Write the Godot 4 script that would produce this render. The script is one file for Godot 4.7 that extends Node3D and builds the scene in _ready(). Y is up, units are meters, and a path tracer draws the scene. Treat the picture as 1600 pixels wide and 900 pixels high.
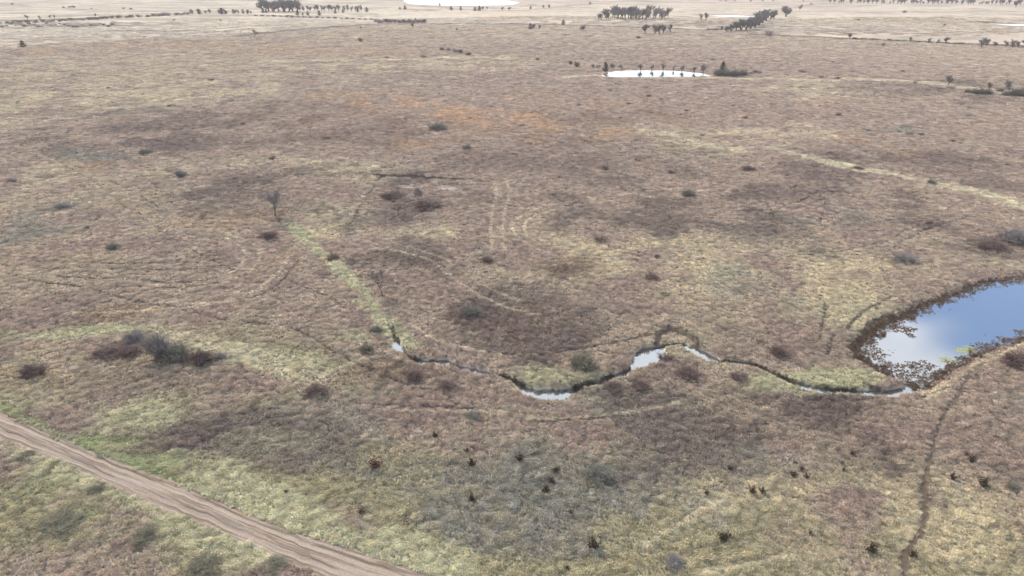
extends Node3D
# A late-autumn prairie pasture seen from the air: dirt road, winding stream, ponds, bare trees, far fields.
# x runs to the right, "d" is the distance ahead (d = -z); heights come from ground_y(x, d).

const WATER := -0.75                # level of the near pond and the stream
var rng := RandomNumberGenerator.new()
var warp := FastNoiseLite.new()     # patch outlines
var fine := FastNoiseLite.new()     # small grass patches; in build_grass also clump light and shade put into tint
var counts := {}
var mats := {}

# ------------------------------------------------------------------ palette: linear base colours of plants and soils
var COL := {
	"mauve": Vector3(0.387, 0.308, 0.253), "tan": Vector3(0.447, 0.374, 0.271), "olive": Vector3(0.374, 0.332, 0.213),
	"pale": Vector3(0.554, 0.480, 0.335), "dark": Vector3(0.247, 0.196, 0.167), "grey": Vector3(0.287, 0.267, 0.220),
	"rust": Vector3(0.270, 0.193, 0.155), "orange": Vector3(0.485, 0.358, 0.250), "green": Vector3(0.477, 0.450, 0.301),
	"lush": Vector3(0.287, 0.306, 0.163), "paleg": Vector3(0.531, 0.477, 0.342), "bare": Vector3(0.632, 0.552, 0.491),
	"soil": Vector3(0.055, 0.044, 0.036), "cream": Vector3(0.455, 0.395, 0.315), "field": Vector3(0.352, 0.302, 0.235),
	"wet": Vector3(0.100, 0.078, 0.060),
}

# ------------------------------------------------------------------ survey of the place (metres)
var stream_line := PackedVector2Array()
var stream_half := PackedFloat32Array()
var beyond := PackedVector2Array()
var pond_line := PackedVector2Array()
var far_mid: Array[Vector2] = []
var far_reach: Array[float] = []
# stream centre: x, d, half width of the water
var stream_raw := [Vector3(-19.06, 95.73, 0.05), Vector3(-17.76, 91.96, 0.1), Vector3(-16.92, 89.58, 0.6), Vector3(-15.93, 88.05, 0.05), Vector3(-14.45, 86.19, 0), Vector3(-12.8, 85.65, 0.48), Vector3(-11.32, 85.65, 0.02), Vector3(-9.74, 85.65, 0.65), Vector3(-8.08, 84.57, 0.02), Vector3(-6.65, 83.69, 0.5), Vector3(-4.98, 83, 0.55), Vector3(-2.24, 81.81, 0), Vector3(0.44, 79.83, 0), Vector3(2.58, 77.61, 0.8), Vector3(5.3, 77.14, 1.35), Vector3(7.74, 77.76, 0.6), Vector3(9.09, 78.39, 0), Vector3(10.92, 79.34, 0.1), Vector3(12.13, 79.99, 0.55), Vector3(13.78, 81.14, 0), Vector3(15.29, 82.32, 0.5), Vector3(16.52, 83.35, 0.02), Vector3(17.85, 84.75, 0.7), Vector3(19.3, 86.74, 1.6), Vector3(21.19, 88.81, 1.6), Vector3(22.76, 89.97, 0.05), Vector3(25.36, 90.37, 0), Vector3(26.52, 89.97, 0.4), Vector3(27.97, 88.05, 0.8), Vector3(29.41, 86.38, 0.6), Vector3(30.61, 85.65, 0), Vector3(32.46, 85.65, 0.42), Vector3(33.63, 84.93, 0), Vector3(35.52, 83.69, 0), Vector3(37.67, 80.81, 0), Vector3(40.18, 78.86, 0.4), Vector3(42.28, 78.07, 0.45), Vector3(44.56, 77.76, 0.02), Vector3(47.17, 77.45, 0.6), Vector3(50.17, 77.45, 0.7), Vector3(53.75, 78.55, 0.5), Vector3(55.66, 80.15, 0.8)]
var pond_raw := PackedVector2Array([Vector2(52.38, 89.58), Vector2(51.54, 86.38), Vector2(52.57, 83.17), Vector2(53.52, 81.47), Vector2(55.04, 80.15), Vector2(55.49, 78.86), Vector2(57.25, 80.48), Vector2(60.99, 82.83), Vector2(65.39, 85.65), Vector2(69.33, 88.24), Vector2(73.68, 90.56), Vector2(79.5, 93.4), Vector2(88.78, 97.93), Vector2(105.97, 106.31), Vector2(117.49, 117.44), Vector2(109.07, 118.97), Vector2(99.42, 115.65), Vector2(94.49, 115.36), Vector2(89.19, 114.49), Vector2(86.3, 113.62), Vector2(80.61, 110), Vector2(75.36, 106.83), Vector2(70.63, 104.3), Vector2(65.34, 100.44), Vector2(61.42, 97.93), Vector2(56.24, 93.61)])
var alcove := PackedVector2Array([Vector2(21.81, 90.41), Vector2(22.62, 93.05), Vector2(24.64, 95.17), Vector2(26.12, 94.1), Vector2(27.85, 91.81), Vector2(27.8, 89.62), Vector2(27.35, 89.39), Vector2(25.16, 90.37), Vector2(22.67, 89.97)])
var alcove_wall := PackedVector2Array([Vector2(21.81, 90.41), Vector2(22.62, 93.05), Vector2(24.64, 95.17), Vector2(26.12, 94.1), Vector2(27.85, 91.81), Vector2(27.8, 89.62)])
var far_water: Array[PackedVector2Array] = [PackedVector2Array([Vector2(54.32, 415.69), Vector2(59.65, 427.64), Vector2(69.98, 432.29), Vector2(81.93, 433.86), Vector2(93.44, 432.92), Vector2(103.91, 427.64), Vector2(111.26, 418.62), Vector2(113.66, 409.1), Vector2(104.35, 405.74), Vector2(87.71, 404.91), Vector2(72.85, 403.53), Vector2(60.03, 402.98), Vector2(54.92, 405.74)]), PackedVector2Array([Vector2(-210.06, 1516.2), Vector2(-122.43, 1412.46), Vector2(0, 1462.52), Vector2(16.76, 1614.83), Vector2(-7.57, 1751.28), Vector2(-123.48, 1786.46), Vector2(-257.28, 1751.28)]), PackedVector2Array([Vector2(288.03, 1073.17), Vector2(328.42, 1076.88), Vector2(352.31, 1049.62), Vector2(325.92, 1023.67), Vector2(296.58, 1030.46)]), PackedVector2Array([Vector2(590.76, 893.45), Vector2(630.29, 899.78), Vector2(657.27, 893.45), Vector2(635.51, 863.09), Vector2(594.05, 869)])]
var far_level := [-1.5, 0.4, -0.4, -2.0]
var far_says := ["bright white pond ringed with bare trees in the upper pasture", "white lake gleaming at the top of the far fields", "narrow white pond beside the short dense hedge", "thin bright pond sliver in the striped right field"]
var rim := PackedVector2Array([Vector2(-453.6, 420.4), Vector2(-389.5, 548.5), Vector2(-374.8, 571.5), Vector2(-344.1, 627.9), Vector2(-292.1, 662.2), Vector2(-256.4, 676.3), Vector2(-225.4, 711.9), Vector2(-213.7, 760.9), Vector2(-167.8, 798), Vector2(-118.7, 847.4), Vector2(0, 857.9), Vector2(73.9, 843.7), Vector2(140.2, 798.6), Vector2(205, 752.2), Vector2(246.9, 700.6), Vector2(298.3, 675.8), Vector2(367.9, 639.7), Vector2(420.7, 592.8), Vector2(518.8, 484.3)])
var road_far := PackedVector2Array([Vector2(-75.58, 77.93), Vector2(-64.51, 71.96), Vector2(-52.78, 65.87), Vector2(-43.2, 61.74), Vector2(-34.4, 57.9), Vector2(-26.13, 53.85), Vector2(-18.73, 50.51), Vector2(-8.26, 46.46), Vector2(0, 43.25)])
var road_near := PackedVector2Array([Vector2(-69.32, 69.73), Vector2(-59.9, 65.27), Vector2(-49.97, 61.12), Vector2(-40.59, 56.6), Vector2(-32.2, 52.74), Vector2(-24.46, 48.98), Vector2(-17.47, 45.61), Vector2(-7.66, 41.48), Vector2(0, 38.2)])
var road_poly := PackedVector2Array([Vector2(-75.58, 77.93), Vector2(-64.51, 71.96), Vector2(-52.78, 65.87), Vector2(-43.2, 61.74), Vector2(-34.4, 57.9), Vector2(-26.13, 53.85), Vector2(-18.73, 50.51), Vector2(-8.26, 46.46), Vector2(0, 43.25), Vector2(0, 38.2), Vector2(-7.66, 41.48), Vector2(-17.47, 45.61), Vector2(-24.46, 48.98), Vector2(-32.2, 52.74), Vector2(-40.59, 56.6), Vector2(-49.97, 61.12), Vector2(-59.9, 65.27), Vector2(-69.32, 69.73)])
var trail := PackedVector2Array([Vector2(33.76, 41.87), Vector2(36.37, 46.83), Vector2(37.52, 48.78), Vector2(40.62, 51.67), Vector2(42.99, 55.28), Vector2(44.77, 58.75), Vector2(48.26, 63.64), Vector2(51.65, 68.21), Vector2(55.17, 72.43), Vector2(58.21, 75.25), Vector2(60.24, 77.81), Vector2(63.63, 80.98), Vector2(68.32, 84.91), Vector2(74.01, 88.63), Vector2(84.3, 94.99)])
var trail_spur := PackedVector2Array([Vector2(53.43, 75.15), Vector2(55.88, 76.57), Vector2(58.14, 77.57)])
# patches of different growth: kind, x, d, half width, half depth, share
var patches := [
	["mauve", 0, 311.4, 218.3, 183, 0.75],
	["mauve", 158.7, 402.9, 145.1, 151.8, 0.6],
	["olive", 0, 55.1, 76.3, 16.2, 0.85],
	["olive", -47.1, 79.9, 25.4, 13, 0.45],
	["tan", -214.8, 408.2, 106.8, 131.2, 0.7],
	["tan", -105, 165, 38.8, 46.6, 0.55],
	["tan", 40.1, 127.8, 42.4, 21.3, 0.75],
	["tan", 49.1, 107, 32.2, 15.2, 0.45],
	["pale", -16.3, 136.7, 9.5, 5.6, 0.8],
	["pale", -1.2, 117.5, 8.4, 6.5, 0.75],
	["pale", 18.6, 123.6, 14.8, 9.4, 0.6],
	["pale", 45.7, 127.4, 15.9, 12.1, 0.6],
	["pale", 61.8, 219.9, 22.1, 16.5, 0.75],
	["pale", 45.7, 246.4, 16.1, 14.7, 0.6],
	["pale", -50, 189, 16.1, 17.8, 0.6],
	["pale", -39.3, 155, 7.5, 13.6, 0.6],
	["pale", 155.8, 351.4, 26.2, 29.3, 0.7],
	["pale", 92.4, 248, 17.5, 12.2, 0.5],
	["pale", -84.7, 194, 12.8, 10.1, 0.6],
	["pale", -134.8, 197.8, 10.7, 15.7, 0.5],
	["pale", -168.9, 312.2, 54.9, 43, 0.45],
	["pale", -41.3, 464.2, 66.2, 27.4, 0.4],
	["pale", 52.2, 114.1, 12.9, 11.5, 0.5],
	["pale", 24.4, 59, 8.3, 4.2, 0.5],
	["pale", 45.8, 56.6, 8.7, 5.8, 0.55],
	["pale", 33.9, 56.9, 6.6, 5, 0.35],
	["pale", -68.2, 85.5, 5.7, 3.8, 0.3],
	["dark", -126.4, 260.8, 35.2, 32.2, 0.7],
	["dark", -129.6, 221.5, 14, 21.1, 0.6],
	["dark", -97.6, 226, 19.6, 21, 0.5],
	["grey", -129.3, 210.6, 7.7, 6, 0.6],
	["dark", -52.9, 250, 20.6, 26.3, 0.6],
	["dark", -91.7, 296.3, 26.7, 24.7, 0.4],
	["dark", -40.7, 216.7, 12.3, 17.6, 0.5],
	["grey", -106.1, 143.7, 8.1, 8.9, 0.75],
	["dark", -63.8, 170, 18.2, 12.7, 0.6],
	["dark", -75, 182, 15.9, 11.2, 0.5],
	["dark", -13, 116.6, 13, 11.6, 0.45],
	["dark", 0, 101.2, 13.6, 11.8, 0.6],
	["dark", -20.1, 125.5, 11.3, 8.6, 0.6],
	["rust", 7.3, 120.3, 8, 4.4, 0.5],
	["dark", -5.8, 89.8, 11.5, 4.9, 0.5],
	["rust", -3, 96, 6.1, 5.5, 0.2],
	["dark", 19.3, 207, 38.6, 29.2, 0.45],
	["dark", 19.5, 267, 34.5, 22.6, 0.6],
	["dark", 39, 154, 19.4, 11.3, 0.6],
	["dark", 52.7, 136.2, 12.7, 8.6, 0.55],
	["dark", 26, 146.9, 12.8, 8.4, 0.5],
	["grey", 44.2, 110.5, 5.8, 8, 0.5],
	["grey", 76.7, 150.3, 8.9, 9.8, 0.7],
	["dark", 79.6, 143.9, 8.4, 8.4, 0.7],
	["dark", 95.4, 202.4, 27.7, 14.4, 0.5],
	["dark", 125.3, 189.6, 30.5, 21, 0.5],
	["dark", 203, 346.7, 42.1, 28.7, 0.6],
	["dark", 102.1, 135.1, 9.5, 9.9, 0.75],
	["grey", 134.9, 245.5, 8.9, 6.5, 0.7],
	["dark", 71.5, 164, 17.9, 10.2, 0.5],
	["dark", -25.2, 162.5, 12.6, 15.5, 0.6],
	["dark", -16, 164.9, 9.6, 14, 0.4],
	["grey", -19, 70.3, 13.5, 5.4, 0.55],
	["grey", 3.6, 62.2, 13.8, 7.8, 0.75],
	["grey", 12.3, 73.1, 9.9, 3.5, 0.5],
	["dark", 24.5, 67.1, 15.9, 5.6, 0.7],
	["dark", 43.3, 66.8, 8.8, 6.8, 0.85],
	["grey", 32.3, 63.2, 5, 3.5, 0.6],
	["dark", 54.7, 62, 5, 5, 0.7],
	["grey", -2.8, 58.4, 6.2, 4.1, 0.5],
	["dark", -26.9, 67.5, 8.5, 4.3, 0.55],
	["dark", -47.8, 79.7, 11.1, 4.3, 0.6],
	["rust", -57.5, 87.9, 5.8, 2.9, 0.7],
	["dark", -76.1, 97.8, 12.2, 4.4, 0.4],
	["dark", -37, 69.7, 8.5, 3.1, 0.45],
	["dark", -38.5, 65.9, 6.7, 2.4, 0.3],
	["dark", 17.4, 79.1, 7.9, 3.9, 0.5],
	["dark", 43.2, 90, 7.6, 4.8, 0.5],
	["dark", 41, 73.3, 10.3, 4.3, 0.6],
	["grey", 63.9, 73, 4.9, 8.4, 0.4],
	["rust", -14.2, 81.5, 8, 2.7, 0.4],
	["orange", -306.4, 592.7, 54.7, 20.5, 0.48],
	["orange", -350.5, 532.5, 26.4, 16.4, 0.48],
	["orange", -175.7, 547.9, 29.9, 28.5, 0.34],
	["orange", -112, 527, 42.2, 24, 0.31],
	["orange", -72.4, 331.5, 18, 17.5, 0.48],
	["orange", -44.7, 304.5, 16.8, 15.7, 0.54],
	["orange", -26.9, 293, 13.4, 14.6, 0.61],
	["orange", -7.8, 281.3, 15.5, 14.2, 0.58],
	["orange", 7.3, 264.6, 14.7, 11.7, 0.61],
	["orange", 23.2, 249.6, 14, 9.3, 0.58],
	["orange", 37.6, 236.7, 8.8, 7.7, 0.58],
	["orange", -32.9, 218.5, 5.8, 9.2, 0.54],
	["orange", 9.2, 336.6, 15.4, 13.7, 0.31],
	["orange", 36.5, 306.4, 16.8, 11.5, 0.27],
	["orange", -4.6, 248.1, 13.7, 21.7, 0.27],
	["orange", -121.5, 196, 5.7, 4.3, 0.34],
	["orange", 142.2, 310.5, 16.3, 11.1, 0.24],
	["orange", -93.4, 125.3, 8.9, 5, 0.2],
	["orange", -67.1, 144.8, 8.5, 5.1, 0.14],
	["orange", -57.9, 147.1, 7.1, 5, 0.11],
	["orange", -68.2, 100.2, 6.3, 2.4, 0.24],
	["orange", 120, 215.9, 4.1, 9.1, 0.27],
	["orange", 115.3, 232.3, 3.6, 6.3, 0.34],
	["orange", -62.5, 80.7, 7.2, 1.8, 0.2],
	["orange", -47.2, 126.7, 5.2, 5.6, 0.2],
	["cream", -408.1, 709.2, 114.2, 92.5, 0.8],
	["cream", -539.5, 825.1, 69.5, 43.6, 0.6],
	["cream", -326.9, 822.2, 115.6, 105.6, 0.5],
	["cream", -75.2, 1090.9, 173.6, 151.5, 0.75],
	["cream", 87, 1032.5, 106.5, 112.3, 0.7],
	["orange", -9.1, 1057.2, 53.9, 64.6, 0.35],
	["orange", 68.5, 987.5, 60, 41.9, 0.3],
	["mauve", 0, 1623.2, 162.3, 189.3, 0.7],
	["grey", -114.3, 1644.9, 183.6, 97.9, 0.7],
	["cream", 328.1, 1342.1, 238.1, 196.5, 0.5],
	["tan", 497.2, 914.9, 218, 118.3, 0.7],
	["mauve", 349.9, 753.7, 195, 36.7, 0.6],
	["cream", 495.9, 833.7, 149, 36.1, 0.7],
	["cream", 541.9, 1041.6, 203.5, 34.1, 0.7],
	["cream", 655.5, 1291.6, 150.8, 76.1, 0.6],
	["mauve", 236, 852.6, 93, 76.9, 0.6],
	["cream", 268.2, 764, 102.7, 14.7, 0.7],
	["dark", 569, 1359.8, 44.7, 214.7, 0.35],
	["dark", -526.3, 882.4, 73.9, 33.7, 0.6],
	["grey", -640.6, 1386.5, 159.7, 158.2, 0.3],
	["orange", -9.9, 270.1, 73.7, 37, 0.22],
	["orange", -260.7, 586.7, 136.5, 33.1, 0.2],
	["bare", -17.5, 172.3, 3.3, 2.4, 1],
	["bare", -25.5, 173.6, 2.7, 1.7, 0.5],
	["bare", -61.5, 81.8, 1.3, 0.9, 0.3],
	["bare", -56, 80.9, 1.1, 0.7, 0.6],
	["bare", 48.7, 64.5, 0.3, 0.4, 0.8],
	["green", -75.5, 92.2, 5.9, 1.8, 0.72],
	["green", -68.1, 93, 6, 1.5, 0.72],
	["green", -61.2, 93.9, 5.1, 1.6, 0.72],
	["green", -55.4, 91.3, 3.6, 2, 0.48],
	["green", -42.7, 86.3, 4.6, 1.9, 0.64],
	["green", -36.3, 83.9, 5.4, 2.4, 0.76],
	["green", -30.7, 81.8, 4.4, 3, 0.64],
	["green", -48.7, 72, 5.5, 3, 0.72],
	["green", -49.3, 69.3, 4.6, 2.3, 0.64],
	["green", -60.7, 73.7, 4.2, 1.5, 0.4],
	["green", -61.6, 85.1, 3.8, 1.9, 0.28],
	["green", 5.3, 81.2, 5.3, 1.5, 0.48],
	["green", 0, 78.8, 4.3, 2.3, 0.64],
	["green", 11.4, 80.1, 3.5, 1.3, 0.4],
	["green", 24.7, 88.6, 3.8, 3, 0.48],
	["green", 46.6, 80.2, 5.1, 2.3, 0.72],
	["green", 37.5, 79.4, 5.1, 1.9, 0.56],
	["green", 31.1, 84.3, 5.5, 1.7, 0.48],
	["green", 33.7, 81, 5.3, 1.6, 0.4],
	["green", 54.6, 98, 4, 3.2, 0.32],
	["green", 89.4, 119, 7.4, 3.2, 0.56],
	["green", 60, 105.2, 6.4, 3.6, 0.24],
	["green", 50.9, 63.8, 1.3, 0.7, 0.64],
	["green", -23.5, 92.4, 2.9, 3.2, 0.64],
	["green", -28.8, 66.1, 3.8, 1.7, 0.28],
	["green", -33.5, 60.9, 2.8, 1.5, 0.56],
	["green", -36.3, 62.5, 2.9, 1.1, 0.4],
	["lush", -56.3, 69.1, 3.9, 0.8, 0.8],
	["lush", -49.6, 65.5, 3.7, 0.9, 0.9],
	["lush", -41.1, 61.8, 4.3, 0.9, 0.6],
	["lush", -50.8, 57.9, 4.7, 1.9, 0.4],
	["lush", -44, 54.3, 3.2, 0.9, 0.4],
	["lush", -7.1, 46.8, 2.4, 0.6, 0.7],
	["lush", -54.8, 62, 3.5, 1.3, 0.4],
]
# strips of different growth: kind, half width, share, line
var strips := [
	["green", 1.3, 0.85, PackedVector2Array([Vector2(-49.9, 145.3), Vector2(-44.3, 136.8), Vector2(-36.7, 125.3), Vector2(-29.7, 113.8), Vector2(-24.2, 105.1), Vector2(-21, 97.7), Vector2(-19.2, 93.5)])],
	["green", 2.2, 0.8, PackedVector2Array([Vector2(-26, 104.5), Vector2(-20.4, 96.6), Vector2(-15.3, 89.6)])],
	["lush", 0.8, 0.6, PackedVector2Array([Vector2(-71.7, 75.1), Vector2(-64.6, 72.1), Vector2(-52.9, 66.1), Vector2(-43, 61.4), Vector2(-34.2, 57.4), Vector2(-26, 53.4), Vector2(-18.6, 50.2), Vector2(-9.4, 46.5), Vector2(-2.3, 44)])],
	["green", 2.2, 0.8, PackedVector2Array([Vector2(-32.7, 58.8), Vector2(-25.1, 54.8), Vector2(-19.1, 51.9), Vector2(-12.2, 48.9), Vector2(-5.9, 46.4)])],
	["green", 2, 0.55, PackedVector2Array([Vector2(-59.2, 64.2), Vector2(-48.2, 60.5), Vector2(-39.1, 56.2), Vector2(-29.8, 51.5), Vector2(-22.2, 47.5)])],
	["paleg", 3, 0.6, PackedVector2Array([Vector2(81.9, 217.4), Vector2(90.1, 202.3), Vector2(97.3, 192.6), Vector2(105.2, 186.3), Vector2(111.1, 177.7), Vector2(117.4, 168.5), Vector2(122.8, 157.3), Vector2(127.5, 147.1)])],
	["paleg", 2.5, 0.6, PackedVector2Array([Vector2(52.1, 242.7), Vector2(64.8, 222.3), Vector2(73.6, 210.6)])],
	["paleg", 5, 0.55, PackedVector2Array([Vector2(179.8, 390.3), Vector2(197.2, 375.9), Vector2(215.2, 365.5), Vector2(222.1, 339.2), Vector2(234.7, 321.6)])],
	["pale", 4, 0.6, PackedVector2Array([Vector2(29, 401.3), Vector2(48.2, 411.3), Vector2(72.6, 402), Vector2(108.7, 401.4), Vector2(172, 380.2)])],
	["pale", 5, 0.5, PackedVector2Array([Vector2(-171.1, 478.1), Vector2(-121.1, 483.7), Vector2(-77.7, 483.1), Vector2(-35.6, 498.3), Vector2(0, 488)])],
	["paleg", 2, 0.5, PackedVector2Array([Vector2(-54.2, 92.9), Vector2(-44.1, 87.5), Vector2(-36.7, 84.9), Vector2(-28, 79.9)])],
	["pale", 1.2, 0.7, PackedVector2Array([Vector2(54.6, 75.7), Vector2(61.4, 80.2), Vector2(70.5, 86.2), Vector2(76.6, 89.6), Vector2(86.4, 95.1)])],
	["soil", 1.3, 0.9, PackedVector2Array([Vector2(-36.9, 183.3), Vector2(-28.1, 183.4), Vector2(-19.3, 182.5), Vector2(-13.6, 181.6)])],
	["soil", 0.6, 0.6, PackedVector2Array([Vector2(-36.2, 181.4), Vector2(-36.3, 168), Vector2(-36.6, 155.8), Vector2(-36.7, 143.1)])],
	["pale", 0.6, 0.45, PackedVector2Array([Vector2(-37.1, 182.6), Vector2(-37.3, 168.9), Vector2(-37.5, 156.7), Vector2(-37.6, 143.6)])],
	["dark", 7, 0.8, PackedVector2Array([Vector2(-686.5, 923.5), Vector2(-652.4, 932.9), Vector2(-603.1, 972.8), Vector2(-559.5, 1002.3), Vector2(-497, 1046.6), Vector2(-466.2, 1070.5)])],
	["dark", 7, 0.8, PackedVector2Array([Vector2(-641.6, 1051.8), Vector2(-495.7, 1034), Vector2(-373.2, 1070.3), Vector2(-297.2, 1064.7), Vector2(-216.3, 1032.3), Vector2(-128.4, 917.8)])],
	["dark", 7, 0.8, PackedVector2Array([Vector2(-1022.1, 1474.7), Vector2(-1004.2, 1568.1), Vector2(-946.6, 1658.4)])],
	["dark", 7, 0.8, PackedVector2Array([Vector2(-976.1, 1462.6), Vector2(-732.9, 1241.4), Vector2(-654.8, 1256.8), Vector2(-547.3, 1144.2), Vector2(-481.3, 1083.9)])],
	["dark", 7, 0.8, PackedVector2Array([Vector2(-170.4, 810.4), Vector2(-119.4, 852.6), Vector2(0, 862.6), Vector2(74.4, 849.4), Vector2(147.3, 798.9), Vector2(207.1, 760.5)])],
	["dark", 7, 0.8, PackedVector2Array([Vector2(236.3, 705.9), Vector2(299.6, 678.8), Vector2(367.9, 639.7), Vector2(424.2, 598)])],
	["dark", 7, 0.8, PackedVector2Array([Vector2(114.4, 1654.4), Vector2(357.7, 1654.4), Vector2(733.6, 1696.3), Vector2(1026.6, 1481.7)])],
	["dark", 7, 0.8, PackedVector2Array([Vector2(-171.3, 1411.5), Vector2(-66.4, 1272.9), Vector2(0, 1274.1), Vector2(127.2, 1468), Vector2(225, 1625.8)])],
	["dark", 7, 0.8, PackedVector2Array([Vector2(413.8, 1190.2), Vector2(574.7, 1441.5), Vector2(751.3, 1670.2)])],
	["dark", 7, 0.8, PackedVector2Array([Vector2(-410, 752.3), Vector2(-348.1, 733.1), Vector2(-322.6, 734.1)])],
	["dark", 7, 0.8, PackedVector2Array([Vector2(-253.7, 669.1), Vector2(-227.9, 719.9), Vector2(-167.8, 798)])],
	["dark", 7, 0.8, PackedVector2Array([Vector2(271.5, 1074.6), Vector2(293, 1085), Vector2(355.9, 1074.8)])],
	["dark", 7, 0.8, PackedVector2Array([Vector2(584.3, 928), Vector2(630.6, 900.5)])],
]
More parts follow.
